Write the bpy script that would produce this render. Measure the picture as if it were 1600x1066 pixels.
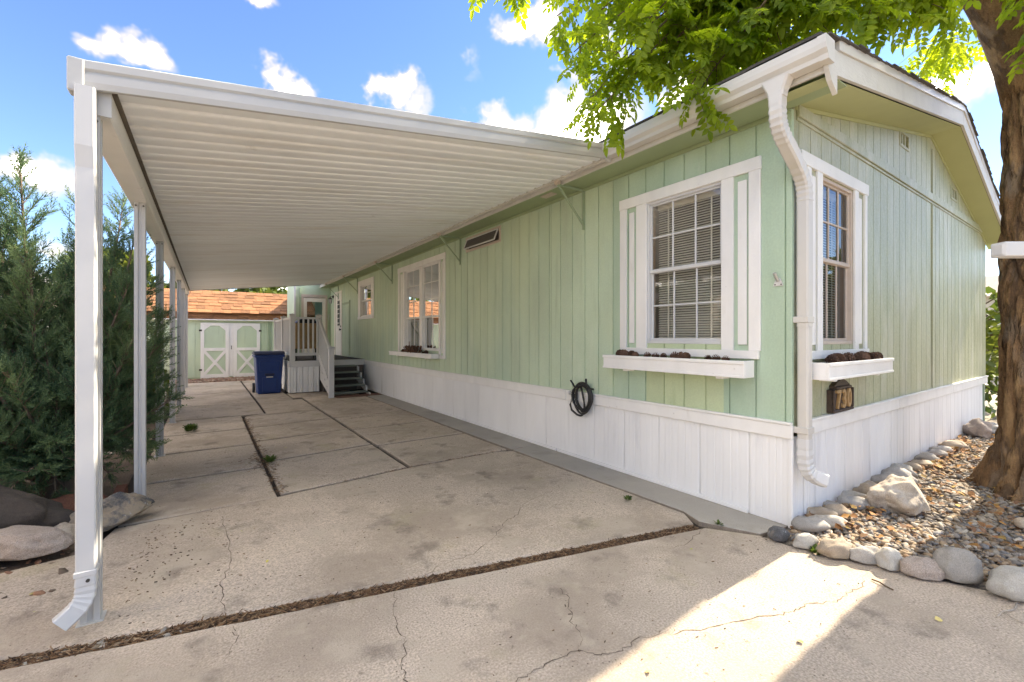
import bpy, bmesh, math, random
import numpy as np
from mathutils import Vector, Matrix, noise, Quaternion
R = math.radians
rnd = random.Random(7)
for o in list(bpy.data.objects): bpy.data.objects.remove(o)
SC = bpy.context.scene
COL = SC.collection

# ------------------------------------------------------------------ camera
CAMX, CAMY, CAMZ, YAW = -3.511, -1.481, 1.4, R(34.8)
cam = bpy.data.cameras.new('camera'); cam.sensor_width = 36; cam.lens = 36 * 688 / 1600
cam.clip_start = .05; cam.clip_end = 2000; cam.shift_y = -7 / 1600
camo = bpy.data.objects.new('camera', cam); COL.objects.link(camo)
camo.location = (CAMX, CAMY, CAMZ); camo.rotation_euler = (R(90), 0, -YAW)
SC.camera = camo

# ------------------------------------------------------------------ sky, sun, exposure
SUN_EL, SUN_AZ = R(40), R(92.0)           # azimuth clockwise from +Y
SUN = Vector((math.sin(SUN_AZ) * math.cos(SUN_EL), math.cos(SUN_AZ) * math.cos(SUN_EL), math.sin(SUN_EL)))
SKY_STRENGTH, SUN_STRENGTH, EXPOSURE = 0.15, 2.0, 2.68
world = bpy.data.worlds.new('World'); SC.world = world; world.use_nodes = True
def build_world():
    nt = world.node_tree; N = nt.nodes; L = nt.links
    for n in list(N): N.remove(n)
    out = N.new('ShaderNodeOutputWorld'); bg = N.new('ShaderNodeBackground'); bg.inputs[1].default_value = SKY_STRENGTH
    sky = N.new('ShaderNodeTexSky'); sky.sky_type = 'NISHITA'; sky.sun_disc = False
    sky.sun_elevation = SUN_EL; sky.sun_rotation = SUN_AZ; sky.air_density = 1.0; sky.dust_density = 0.1; sky.ozone_density = 3.0; sky.altitude = 1600
    tc = N.new('ShaderNodeTexCoord')
    # clouds: soft cumulus heaps at fixed compass directions plus an all-round scatter added, overbright, for neutral fill light, both broken up by noise
    nz = N.new('ShaderNodeTexNoise'); nz.inputs['Scale'].default_value = 11; nz.inputs['Detail'].default_value = 4; nz.inputs['Roughness'].default_value = .58
    L.new(tc.outputs['Generated'], nz.inputs['Vector'])
    wob = N.new('ShaderNodeVectorMath'); wob.operation = 'MULTIPLY_ADD'
    wob.inputs[1].default_value = (.15, .15, .11); L.new(nz.outputs['Color'], wob.inputs[0]); L.new(tc.outputs['Generated'], wob.inputs[2])
    sub = N.new('ShaderNodeVectorMath'); sub.operation = 'SUBTRACT'; sub.inputs[1].default_value = (.075, .075, .055); L.new(wob.outputs[0], sub.inputs[0])
    # (azimuth deg clockwise from +Y, elevation deg, half width deg, height/width)
    CL = [(7.8,27.0,3.7,.62), (20,28.4,3.5,.8), (-6,26.0,4.6,.42), (44,25.2,10,.55), (33,25,6.5,.6), (38,35.7,4.5,.6), (-13,14,5,.5), (80,22,5,.6), (3.8,33.5,3.5,.4)]
    acc = None
    for az, el, w, ar in CL:
        a, e = R(az), R(el)
        s = N.new('ShaderNodeVectorMath'); s.operation = 'SUBTRACT'; L.new(sub.outputs[0], s.inputs[0])
        s.inputs[1].default_value = (math.sin(a) * math.cos(e), math.cos(a) * math.cos(e), math.sin(e))
        m = N.new('ShaderNodeVectorMath'); m.operation = 'MULTIPLY'; L.new(s.outputs[0], m.inputs[0]); k = 1 / R(w); m.inputs[1].default_value = (k, k, k / ar)
        ln = N.new('ShaderNodeVectorMath'); ln.operation = 'LENGTH'; L.new(m.outputs[0], ln.inputs[0])
        mr = N.new('ShaderNodeMapRange'); mr.interpolation_type = 'SMOOTHSTEP'; L.new(ln.outputs['Value'], mr.inputs['Value'])
        mr.inputs['From Min'].default_value = 1.15; mr.inputs['From Max'].default_value = .1; mr.inputs['To Min'].default_value = 0; mr.inputs['To Max'].default_value = 1
        if acc is None: acc = mr.outputs[0]
        else:
            mx = N.new('ShaderNodeMath'); mx.operation = 'MAXIMUM'; L.new(acc, mx.inputs[0]); L.new(mr.outputs[0], mx.inputs[1]); acc = mx.outputs[0]
    bn = N.new('ShaderNodeTexNoise'); bn.inputs['Scale'].default_value = 3.3; bn.inputs['Detail'].default_value = 3; sh = N.new('ShaderNodeVectorMath'); sh.inputs[1].default_value = (3.7, 1.3, 5.2); L.new(sub.outputs[0], sh.inputs[0]); L.new(sh.outputs[0], bn.inputs['Vector'])
    bm_ = N.new('ShaderNodeMapRange'); bm_.interpolation_type = 'SMOOTHSTEP'; L.new(bn.outputs['Fac'], bm_.inputs['Value'])
    bm_.inputs['From Min'].default_value = .485; bm_.inputs['From Max'].default_value = .66
    mx = N.new('ShaderNodeMath'); mx.operation = 'MAXIMUM'; L.new(acc, mx.inputs[0]); L.new(bm_.outputs[0], mx.inputs[1]); acc = mx.outputs[0]
    ad = N.new('ShaderNodeMath'); ad.operation = 'MULTIPLY_ADD'; L.new(nz.outputs['Fac'], ad.inputs[0]); ad.inputs[1].default_value = .9; L.new(acc, ad.inputs[2])
    mk = N.new('ShaderNodeMapRange'); mk.interpolation_type = 'SMOOTHSTEP'; L.new(ad.outputs[0], mk.inputs['Value'])
    mk.inputs['From Min'].default_value = .62; mk.inputs['From Max'].default_value = 1.12; mk.inputs['To Min'].default_value = 0; mk.inputs['To Max'].default_value = .92
    hs = N.new('ShaderNodeHueSaturation'); hs.inputs['Saturation'].default_value = 1.15; hs.inputs['Value'].default_value = .43; hs.inputs['Hue'].default_value = .509; L.new(sky.outputs[0], hs.inputs['Color'])
    pw = N.new('ShaderNodeMath'); pw.operation = 'POWER'; pw.inputs[1].default_value = 1.6; L.new(mk.outputs[0], pw.inputs[0])
    cs = N.new('ShaderNodeMapRange'); cs.interpolation_type = 'SMOOTHSTEP'; L.new(ad.outputs[0], cs.inputs['Value']); cs.inputs['From Min'].default_value = 1.02; cs.inputs['From Max'].default_value = 1.5
    cc = N.new('ShaderNodeMix'); cc.data_type = 'RGBA'; L.new(cs.outputs[0], cc.inputs[0]); cc.inputs[6].default_value = (1.15, 1.15, 1.2, 1); cc.inputs[7].default_value = (14.0, 13.8, 13.4, 1)
    mix = N.new('ShaderNodeMix'); mix.data_type = 'RGBA'; L.new(pw.outputs[0], mix.inputs[0]); L.new(hs.outputs[0], mix.inputs[6]); L.new(cc.outputs[2], mix.inputs[7])
    L.new(mix.outputs[2], bg.inputs[0]); L.new(bg.outputs[0], out.inputs[0])
build_world()
sl = bpy.data.lights.new('sun', 'SUN'); sl.energy = SUN_STRENGTH; sl.angle = R(.53); sl.color = (1, .93, .82)
so = bpy.data.objects.new('sun', sl); COL.objects.link(so); so.rotation_euler = (-SUN).to_track_quat('-Z', 'Y').to_euler(); so.location = (12, 0, 14)
vs = SC.view_settings; vs.view_transform = 'Standard'; vs.look = 'None'; vs.exposure = EXPOSURE; vs.gamma = 1; vs.use_curve_mapping = False
vs.use_white_balance = True; vs.white_balance_temperature = 7600; vs.white_balance_tint = 10
SC.render.engine = 'CYCLES'; SC.cycles.max_bounces = 7; SC.cycles.diffuse_bounces = 5; SC.cycles.transmission_bounces = 4; SC.cycles.transparent_max_bounces = 16
SC.render.resolution_x, SC.render.resolution_y = 1024, 682

# ------------------------------------------------------------------ materials
M = {}
def pm(name, col, rough=.6, var=.12, scale=5, stretch=(1,1,1), grain=0, gscale=160, bump=0, bscale=90, rn=0, spec=.4, metal=0, stains=(), attr=None, coat=0, vor=None, bstretch=None, bdist=.01):
    """Principled material: base colour times world-space noise, stains (colour, scale, low, high, amount, stretch), grain, bump."""
    m = bpy.data.materials.new(name); m.use_nodes = True; nt = m.node_tree; N = nt.nodes; L = nt.links
    b = N['Principled BSDF']; b.inputs['Roughness'].default_value = rough; b.inputs['Specular IOR Level'].default_value = spec; b.inputs['Metallic'].default_value = metal
    if coat: b.inputs['Coat Weight'].default_value = coat
    geo = N.new('ShaderNodeNewGeometry')
    def mapped(st):
        if st == (1,1,1): return geo.outputs['Position']
        mp = N.new('ShaderNodeVectorMath'); mp.operation = 'MULTIPLY'; mp.inputs[1].default_value = st; L.new(geo.outputs['Position'], mp.inputs[0]); return mp.outputs[0]
    def nzz(sc, det, st=(1,1,1), ro=.55):
        n = N.new('ShaderNodeTexNoise'); n.inputs['Scale'].default_value = sc; n.inputs['Detail'].default_value = det; n.inputs['Roughness'].default_value = ro
        L.new(mapped(st), n.inputs['Vector']); return n.outputs['Fac']
    def rng(v, a, b_, c, d, smooth=False):
        r = N.new('ShaderNodeMapRange'); L.new(v, r.inputs[0]); r.inputs[1].default_value = a; r.inputs[2].default_value = b_; r.inputs[3].default_value = c; r.inputs[4].default_value = d
        if smooth: r.interpolation_type = 'SMOOTHSTEP'
        return r.outputs[0]
    def mul(a, b_):
        x = N.new('ShaderNodeMath'); x.operation = 'MULTIPLY'; L.new(a, x.inputs[0]); L.new(b_, x.inputs[1]); return x.outputs[0]
    f = rng(nzz(scale, 6, stretch), .28, .72, 1 - var, 1 + var)
    if grain: f = mul(f, rng(nzz(gscale, 2), .3, .7, 1 - grain, 1 + grain))
    if rn:
        oi = N.new('ShaderNodeObjectInfo'); f = mul(f, rng(oi.outputs['Random'], 0, 1, 1 - rn, 1 + rn))
    vm = N.new('ShaderNodeVectorMath'); vm.operation = 'SCALE'; L.new(f, vm.inputs['Scale'])
    if attr:
        at = N.new('ShaderNodeAttribute'); at.attribute_name = attr; L.new(at.outputs['Color'], vm.inputs[0])
    else: vm.inputs[0].default_value = col
    cur = vm.outputs[0]
    for (sc_, s, lo, hi, amt, st) in stains:
        w = rng(nzz(s, 7, st, .62), lo, hi, 0, amt, True)
        mx = N.new('ShaderNodeMix'); mx.data_type = 'RGBA'; L.new(w, mx.inputs[0]); L.new(cur, mx.inputs[6]); mx.inputs[7].default_value = (*sc_, 1); cur = mx.outputs[2]
    if vor:                                   # sparse dark pits / specks
        vc, vsz, vr, vamt = vor
        v = N.new('ShaderNodeTexVoronoi'); v.inputs['Scale'].default_value = vsz; L.new(geo.outputs['Position'], v.inputs['Vector'])
        w = mul(rng(v.outputs['Distance'], vr, vr * .4, 0, 1), rng(nzz(vsz * .13, 3), .5, .62, 0, vamt))
        mx = N.new('ShaderNodeMix'); mx.data_type = 'RGBA'; L.new(w, mx.inputs[0]); L.new(cur, mx.inputs[6]); mx.inputs[7].default_value = (*vc, 1); cur = mx.outputs[2]
    L.new(cur, b.inputs['Base Color'])
    if bump:
        bp = N.new('ShaderNodeBump'); bp.inputs['Strength'].default_value = bump; bp.inputs['Distance'].default_value = bdist
        L.new(nzz(bscale, 5, bstretch or (1,1,1), .6), bp.inputs['Height']); L.new(bp.outputs[0], b.inputs['Normal'])
    M[name] = m; return m
S1 = (1,1,1)
pm('siding', (.495,.605,.45), .62, .09, 2.2, (1,1,.5), grain=.05, gscale=70, bump=.35, bscale=60, bstretch=(1,1,.15), rn=.035, stains=[((.56,.64,.44),1.1,.46,.68,.45,(1,1,.4)), ((.39,.53,.41),1.3,.5,.7,.5,(1,1,.3)), ((.60,.67,.53),5,.56,.70,.45,(1,1,.12)), ((.33,.41,.28),9,.58,.70,.45,(1,1,.05))])
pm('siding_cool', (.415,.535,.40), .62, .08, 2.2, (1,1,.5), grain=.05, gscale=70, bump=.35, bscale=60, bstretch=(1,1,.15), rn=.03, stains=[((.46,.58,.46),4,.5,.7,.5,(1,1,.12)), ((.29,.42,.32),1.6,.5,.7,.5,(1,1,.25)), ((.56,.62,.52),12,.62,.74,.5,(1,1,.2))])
pm('siding_patch', (.48,.56,.36), .62, .07, 2.2, (1,1,.5), grain=.05, gscale=70, bump=.35, bscale=60, bstretch=(1,1,.15), rn=.03, stains=[((.30,.38,.2),5,.58,.75,.5,(1,1,.12))])
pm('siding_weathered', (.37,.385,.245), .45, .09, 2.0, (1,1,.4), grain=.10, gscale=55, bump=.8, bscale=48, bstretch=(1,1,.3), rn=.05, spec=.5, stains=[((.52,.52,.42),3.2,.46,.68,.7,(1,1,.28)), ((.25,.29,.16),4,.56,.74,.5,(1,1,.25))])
pm('green_trim', (.33,.42,.29), .6, .08, 4, bump=.2, bscale=70, rn=.03)
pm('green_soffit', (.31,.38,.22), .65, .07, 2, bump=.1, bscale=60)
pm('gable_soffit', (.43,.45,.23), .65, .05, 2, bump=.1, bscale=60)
pm('white_wood', (.80,.79,.77), .55, .05, 6, (1,1,.4), bump=.25, bscale=55, rn=.02, stains=[((.60,.57,.52),9,.62,.8,.45,(1,1,.3))], vor=((.35,.33,.3),14,.12,.5))
pm('white_vinyl', (.60,.60,.60), .42, .035, 3, rn=.012, stains=[((.58,.57,.56),4,.6,.82,.35,(1,1,.15))])
pm('skirt', (.82,.82,.82), .5, .04, 4, (1,1,.3), rn=.02, bump=.12, bscale=30, bstretch=(1,1,.2), stains=[((.55,.55,.58),3.5,.56,.78,.4,(1,1,.16)), ((.45,.43,.40),16,.66,.8,.45,S1)])
pm('gutter_white', (.58,.555,.515), .38, .05, 2.5, spec=.5, stains=[((.60,.53,.45),3.3,.56,.78,.45,(1,1,.6)), ((.40,.35,.3),20,.68,.8,.35,S1)])
pm('rake_white', (.58,.56,.515), .55, .06, 6, bump=.5, bscale=45, bstretch=(.4,1,1.6), stains=[((.55,.51,.45),8,.55,.75,.5,S1)])
pm('carport_pan', (.85,.875,.885), .42, .05, 1.5, (.35,1,1), rn=.03, spec=.5, stains=[((.68,.65,.60),1.6,.5,.72,.6,(.35,2.2,1)), ((.36,.29,.22),7,.66,.82,.5,(.5,1,1)), ((.42,.34,.27),26,.7,.78,.5,S1)])
pm('pan_closure', (.12,.095,.07), .7, .2, 12)
pm('carport_white', (.48,.48,.475), .4, .04, 2.5, spec=.5, stains=[((.55,.50,.44),4,.62,.82,.35,S1)])
pm('carport_beam', (.80,.78,.745), .42, .05, 3, spec=.5, stains=[((.42,.36,.29),9,.6,.78,.5,S1)])
pm('shingle_dark', (.075,.068,.062), .9, .25, 20, grain=.4, gscale=260, rn=.25)
pm('cedar', (.27,.125,.055), .8, .2, 5, (1,1,3), grain=.18, gscale=90, rn=.3, bump=.4, bscale=60)
pm('tan_roof', (.42,.33,.25), .85, .12, 5, grain=.15, gscale=60, rn=.12)
pm('concrete', (.525,.438,.355), .88, .15, .9, grain=.30, gscale=95, bump=.5, bscale=130, rn=.045, spec=.25,
   stains=[((.37,.30,.235),1.15,.43,.62,.8,S1), ((.19,.155,.125),3.6,.53,.70,.65,S1), ((.60,.52,.42),2.3,.52,.68,.55,S1), ((.38,.33,.19),1.9,.56,.72,.4,S1), ((.15,.115,.085),22,.63,.70,.6,S1)], vor=((.09,.065,.05),40,.20,.9))
pm('apron', (.40,.37,.325), .8, .10, 1.5, grain=.08, gscale=150, bump=.2, bscale=120, spec=.3, stains=[((.43,.30,.17),1.6,.62,.76,.6,S1), ((.27,.25,.215),2.6,.5,.70,.5,S1)], vor=((.12,.1,.08),30,.15,.6))
pm('concrete_edge', (.30,.245,.19), .9, .25, 12, grain=.2, gscale=150, bump=.5, bscale=80)
pm('joint_dirt', (.055,.04,.03), .95, .3, 20)
pm('crack', (.13,.10,.075), .95, .3, 30)
pm('soil', (.13,.095,.068), .95, .25, 5, grain=.35, gscale=120, bump=.8, bscale=60)
pm('gravel_soil', (.215,.18,.145), .95, .3, 9, grain=.5, gscale=110, bump=1, bscale=70)
pm('bounce_gravel', (.42,.37,.31), .95, .25, 9, grain=.4, gscale=60, bump=1, bscale=50)
pm('red_gravel', (.36,.22,.16), .95, .3, 9, grain=.5, gscale=60, bump=1, bscale=50)
pm('field', (.34,.30,.235), .95, .25, .3, grain=.2, gscale=20)
pm('pebble', (.3,.3,.3), .8, .14, 30, grain=.12, gscale=240, attr='Col')
pm('river_stone', (.33,.31,.285), .82, .13, 9, grain=.2, gscale=220, bump=.25, bscale=90, rn=.14, stains=[((.46,.44,.41),6,.55,.72,.6,S1), ((.34,.26,.17),5,.58,.75,.55,S1), ((.2,.18,.16),70,.62,.7,.5,S1)])
pm('tan_stone', (.36,.295,.225), .82, .15, 9, grain=.2, gscale=220, bump=.3, bscale=90, rn=.12, stains=[((.48,.43,.36),6,.52,.7,.6,S1), ((.30,.21,.13),5,.55,.72,.5,S1)])
pm('pale_stone', (.42,.40,.365), .82, .12, 9, grain=.18, gscale=220, bump=.3, bscale=90, rn=.1, stains=[((.27,.25,.225),7,.50,.68,.7,S1), ((.36,.28,.20),5,.55,.72,.5,S1)])
pm('pale_rock', (.42,.355,.285), .9, .2, 7, grain=.18, gscale=140, bump=.8, bscale=35, stains=[((.54,.50,.45),5,.5,.65,.7,S1), ((.17,.17,.18),9,.64,.72,.75,S1), ((.42,.29,.19),4,.55,.7,.5,S1)])
pm('brown_rock', (.062,.05,.042), .92, .2, 5, grain=.25, gscale=150, bump=.7, bscale=40, stains=[((.035,.03,.027),2,.5,.7,.7,S1), ((.12,.095,.075),9,.56,.70,.5,S1)])
pm('granite', (.36,.30,.26), .9, .14, 7, grain=.3, gscale=190, bump=.8, bscale=50, stains=[((.14,.12,.11),24,.62,.72,.6,S1), ((.46,.39,.34),6,.56,.72,.5,S1)])
pm('slate_rock', (.10,.10,.105), .88, .25, 9, grain=.3, gscale=160, bump=1, bscale=38, stains=[((.38,.30,.21),4,.48,.6,.8,S1), ((.50,.50,.51),24,.6,.68,.8,S1), ((.07,.07,.075),12,.58,.66,.7,S1)])
pm('terracotta', (.15,.065,.042), .9, .2, 8, grain=.25, gscale=150, bump=.5, bscale=50, rn=.15)
pm('litter', (.2,.12,.07), .9, .2, 40, attr='Col')
pm('bark', (.21,.125,.066), .92, .32, 5.5, (1,1,.25), grain=.22, gscale=95, bump=1, bscale=24, bstretch=(1,1,.3), bdist=.06, spec=.2, stains=[((.38,.245,.125),7,.46,.62,.8,(1,1,.25)), ((.075,.05,.034),11,.48,.6,.75,(1,1,.2)), ((.27,.22,.175),4,.52,.66,.6,(1,1,.4))])
pm('twig_bark', (.13,.085,.05), .9, .2, 12)
pm('juniper_bark', (.20,.15,.11), .95, .3, 6, (1,1,.3), bump=1, bscale=60, bstretch=(1,1,.2))
pm('blue_plastic', (.012,.045,.19), .42, .08, 6, spec=.45, stains=[((.03,.07,.2),9,.6,.78,.35,S1)])
pm('dark_plastic', (.02,.03,.075), .45, .1, 10)
pm('black_rubber', (.016,.016,.017), .42, .15, 20, spec=.5)
pm('brass', (.45,.36,.2), .35, .1, 20, metal=.8)
pm('steel', (.6,.6,.6), .35, .1, 20, metal=.8)
pm('dark_metal', (.05,.045,.04), .5, .1, 20)
pm('plaque', (.06,.04,.03), .6, .25, 30, bump=.3, bscale=80)
pm('plaque_digit', (.40,.255,.12), .5, .12, 40)
pm('cone', (.13,.07,.045), .85, .3, 60, rn=.2)
pm('deck_carpet', (.075,.065,.06), .95, .15, 30, grain=.2, gscale=200)
pm('tread', (.15,.175,.16), .75, .15, 8, (.3,1,1), bump=.2)
pm('rug', (.19,.10,.075), .95, .2, 30, grain=.3, gscale=150)
pm('cabinet_tan', (.40,.27,.14), .7, .15, 6)
pm('door_white', (.80,.77,.70), .45, .03, 4)
pm('aqua', (.35,.66,.66), .5, .03, 4)
pm('blind', (.80,.74,.66), .6, .05, 12)
pm('curtain', (.46,.44,.43), .9, .08, 8)
pm('curtain_warm', (.60,.57,.53), .9, .06, 8)
pm('interior', (.17,.14,.12), .9, .1, 3)
pm('jamb_wood', (.46,.27,.14), .6, .12, 12, (1,1,.3))
pm('sash_tan', (.56,.47,.40), .5, .06, 12)
pm('screen', (.10,.09,.085), .8, .1, 30)
pm('neighbour_wall', (.66,.585,.50), .75, .05, 2, rn=.02)
pm('neighbour_roof', (.26,.22,.19), .9, .15, 8, grain=.2, gscale=60)
pm('window_dark', (.06,.065,.07), .15, .1, 3, spec=.6)
pm('asphalt', (.17,.165,.155), .9, .15, 3, grain=.25, gscale=150)
def glass_mat():
    m = bpy.data.materials.new('glass'); m.use_nodes = True; nt = m.node_tree; N = nt.nodes; L = nt.links
    N.remove(N['Principled BSDF']); o = N['Material Output']
    t = N.new('ShaderNodeBsdfTransparent'); t.inputs[0].default_value = (.80,.82,.80,1)
    g = N.new('ShaderNodeBsdfGlossy'); g.inputs['Roughness'].default_value = .015
    geo = N.new('ShaderNodeNewGeometry'); n = N.new('ShaderNodeTexNoise'); n.inputs['Scale'].default_value = 2.2; L.new(geo.outputs['Position'], n.inputs['Vector'])
    bp = N.new('ShaderNodeBump'); bp.inputs['Strength'].default_value = .05; bp.inputs['Distance'].default_value = .02; L.new(n.outputs['Fac'], bp.inputs['Height']); L.new(bp.outputs[0], g.inputs['Normal'])
    fr = N.new('ShaderNodeFresnel'); fr.inputs[0].default_value = 1.55
    mx = N.new('ShaderNodeMixShader'); L.new(fr.outputs[0], mx.inputs[0]); L.new(t.outputs[0], mx.inputs[1]); L.new(g.outputs[0], mx.inputs[2]); L.new(mx.outputs[0], o.inputs[0]); M['glass'] = m
glass_mat()
def leaf_mat(name, c1, c2, trans, scale=2.5, rough=.5):
    m = bpy.data.materials.new(name); m.use_nodes = True; nt = m.node_tree; N = nt.nodes; L = nt.links
    N.remove(N['Principled BSDF']); o = N['Material Output']; geo = N.new('ShaderNodeNewGeometry')
    n = N.new('ShaderNodeTexNoise'); n.inputs['Scale'].default_value = scale; n.inputs['Detail'].default_value = 4; L.new(geo.outputs['Position'], n.inputs['Vector'])
    r = N.new('ShaderNodeMapRange'); r.inputs[1].default_value = .33; r.inputs[2].default_value = .67; L.new(n.outputs['Fac'], r.inputs[0])
    ri = N.new('ShaderNodeMath'); ri.operation = 'MULTIPLY_ADD'; ri.use_clamp = True; L.new(geo.outputs['Random Per Island'], ri.inputs[0]); ri.inputs[1].default_value = .5
    sb = N.new('ShaderNodeMath'); sb.operation = 'MULTIPLY_ADD'; L.new(r.outputs[0], sb.inputs[0]); sb.inputs[1].default_value = .75; sb.inputs[2].default_value = -.12; L.new(sb.outputs[0], ri.inputs[2])
    mx = N.new('ShaderNodeMix'); mx.data_type = 'RGBA'; L.new(ri.outputs[0], mx.inputs[0]); mx.inputs[6].default_value = (*c1,1); mx.inputs[7].default_value = (*c2,1)
    d = N.new('ShaderNodeBsdfPrincipled'); d.inputs['Roughness'].default_value = rough; d.inputs['Specular IOR Level'].default_value = .35; L.new(mx.outputs[2], d.inputs['Base Color'])
    hs = N.new('ShaderNodeHueSaturation'); hs.inputs['Value'].default_value = 1.9; hs.inputs['Saturation'].default_value = 1.1; hs.inputs['Hue'].default_value = .487; L.new(mx.outputs[2], hs.inputs['Color'])
    t = N.new('ShaderNodeBsdfTranslucent'); L.new(hs.outputs[0], t.inputs[0])
    ms = N.new('ShaderNodeMixShader'); ms.inputs[0].default_value = trans; L.new(d.outputs[0], ms.inputs[1]); L.new(t.outputs[0], ms.inputs[2]); L.new(ms.outputs[0], o.inputs[0]); M[name] = m
leaf_mat('leaf', (.125,.20,.022), (.28,.35,.045), .64)
leaf_mat('juniper', (.068,.130,.072), (.165,.23,.10), .3, 1.6, .6)
leaf_mat('hedge', (.05,.085,.02), (.15,.18,.035), .3, .8)
leaf_mat('weed_leaf', (.05,.09,.02), (.10,.15,.035), .3)

# ------------------------------------------------------------------ mesh helpers
WO = {}                                                    # world origin of every object
def tag(o, label=None, cat=None, group=None, kind=None):
    if label: o['label'] = label
    if cat: o['category'] = cat
    if group: o['group'] = group
    if kind: o['kind'] = kind
    return o
def root(name, loc, label=None, cat=None, group=None, kind=None, parent=None):
    o = bpy.data.objects.new(name, None); COL.objects.link(o); o.empty_display_size = .2; WO[o.name] = Vector(loc)
    if parent: o.parent = parent; o.location = Vector(loc) - WO[parent.name]
    else: o.location = loc
    return tag(o, label, cat, group, kind)
def link(name, me, parent, org):
    o = bpy.data.objects.new(name, me); COL.objects.link(o); WO[o.name] = Vector(org)
    if parent: o.parent = parent; o.location = Vector(org) - WO[parent.name]
    else: o.location = org
    return o
def dup(o, loc, parent=None, same_parent=True):
    """copy of one mesh object sharing its data, at world origin loc"""
    c = o.copy(); COL.objects.link(c); p = parent or (o.parent if same_parent else None); c.parent = p; WO[c.name] = Vector(loc)
    c.location = Vector(loc) - (WO[p.name] if p else Vector((0,0,0))); return c
class MB:
    def __init__(s): s.v = []; s.f = []; s.mi = []; s.cur = 0
    def add(s, vs, fs):
        b = len(s.v); s.v += [tuple(p) for p in vs]; s.f += [tuple(b + i for i in f) for f in fs]; s.mi += [s.cur] * len(fs); return s
    def box(s, x0, x1, y0, y1, z0, z1, c=0):
        x0, x1 = min(x0,x1), max(x0,x1); y0, y1 = min(y0,y1), max(y0,y1); z0, z1 = min(z0,z1), max(z0,z1)
        if not c:
            return s.add([(x0,y0,z0),(x1,y0,z0),(x1,y1,z0),(x0,y1,z0),(x0,y0,z1),(x1,y0,z1),(x1,y1,z1),(x0,y1,z1)],
                         [(0,3,2,1),(4,5,6,7),(0,1,5,4),(1,2,6,5),(2,3,7,6),(3,0,4,7)])
        c = min(c, (x1-x0)*.45, (y1-y0)*.45, (z1-z0)*.45)
        lo = (x0,y0,z0); hi = (x1,y1,z1); vs = []; idx = {}
        for sx in (0,1):
            for sy in (0,1):
                for sz in (0,1):
                    for a in range(3):
                        sg = (sx,sy,sz); p = []
                        for k in range(3):
                            q = hi[k] if sg[k] else lo[k]
                            if k != a: q += -c if sg[k] else c
                            p.append(q)
                        idx[(sx,sy,sz,a)] = len(vs); vs.append(p)
        fs = []
        for a in range(3):
            b, d = (a+1) % 3, (a+2) % 3
            for sd in (0,1):
                q = []
                for (e, g) in ((0,0),(1,0),(1,1),(0,1)):
                    k = [0,0,0]; k[a] = sd; k[b] = e; k[d] = g; q.append(idx[(*k, a)])
                fs.append(tuple(q if sd else q[::-1]))
            for e in (0,1):
                for g in (0,1):
                    k0 = [0,0,0]; k1 = [0,0,0]; k0[b] = k1[b] = e; k0[d] = k1[d] = g; k1[a] = 1
                    q = [idx[(*k0,b)], idx[(*k1,b)], idx[(*k1,d)], idx[(*k0,d)]]
                    fs.append(tuple(q if (e ^ g) == 0 else q[::-1]))
        for sx in (0,1):
            for sy in (0,1):
                for sz in (0,1):
                    q = [idx[(sx,sy,sz,a)] for a in range(3)]
                    fs.append(tuple(q if (sx+sy+sz) % 2 else q[::-1]))
        return s.add(vs, fs)
    def prism(s, poly, fn, a, b):
        """extrude 2-D polygon between a and b; fn(u,w,t) -> xyz"""
        n = len(poly); vs = [fn(u,w,a) for u,w in poly] + [fn(u,w,b) for u,w in poly]
        fs = [tuple(range(n))[::-1], tuple(range(n, 2*n))] + [(i, (i+1)%n, n+(i+1)%n, n+i) for i in range(n)]
        return s.add(vs, fs)
    def sweep(s, path, prof, up=(0,0,1), cap=True, closed=True):
        """sweep 2-D profile (list or fn(i)->list) along a path"""
        P = [Vector(p) for p in path]; rings = []
        for i, p in enumerate(P):
            t = (P[min(i+1,len(P)-1)] - P[max(i-1,0)]).normalized(); u = Vector(up)
            if abs(t.dot(u)) > .98: u = Vector((1,0,0)) if abs(t.x) < .9 else Vector((0,1,0))
            r = t.cross(u).normalized(); w = r.cross(t)
            pf = prof(i) if callable(prof) else prof
            rings.append([p + r*a + w*b for a, b in pf])
        n = len(rings[0]); vs = [q for r in rings for q in r]; fs = []
        for i in range(len(rings)-1):
            for j in range(n if closed else n-1):
                fs.append((i*n+j, i*n+(j+1)%n, (i+1)*n+(j+1)%n, (i+1)*n+j))
        if cap and closed: fs += [tuple(range(n))[::-1], tuple((len(rings)-1)*n + j for j in range(n))]
        return s.add(vs, fs)
    def tube(s, path, r, n=8):
        rf = r if callable(r) else (lambda i: r)
        return s.sweep(path, lambda i: [(rf(i)*math.cos(2*math.pi*k/n), rf(i)*math.sin(2*math.pi*k/n)) for k in range(n)])
    def bar(s, a, b, w, h, up=(0,0,1)):
        return s.sweep([a, b], [(-w/2,-h/2),(w/2,-h/2),(w/2,h/2),(-w/2,h/2)], up)
    def build(s, name, mats, parent=None, smooth=False, org=None, fix=True):
        if org is None:
            a = np.array(s.v); lo, hi = a.min(0), a.max(0)
            org = Vector(((lo[0]+hi[0])/2, (lo[1]+hi[1])/2, (lo[2]+hi[2])/2 if parent else lo[2]))
        me = bpy.data.meshes.new(name); org = Vector(org)
        me.from_pydata([(p[0]-org.x, p[1]-org.y, p[2]-org.z) for p in s.v], [], s.f)
        for m in (mats if isinstance(mats, (list, tuple)) else [mats]): me.materials.append(M[m])
        if any(s.mi): me.polygons.foreach_set('material_index', s.mi)
        if fix:
            bm = bmesh.new(); bm.from_mesh(me); bmesh.ops.recalc_face_normals(bm, faces=bm.faces); bm.to_mesh(me); bm.free()
        if smooth: me.polygons.foreach_set('use_smooth', [True]*len(me.polygons))
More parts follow.
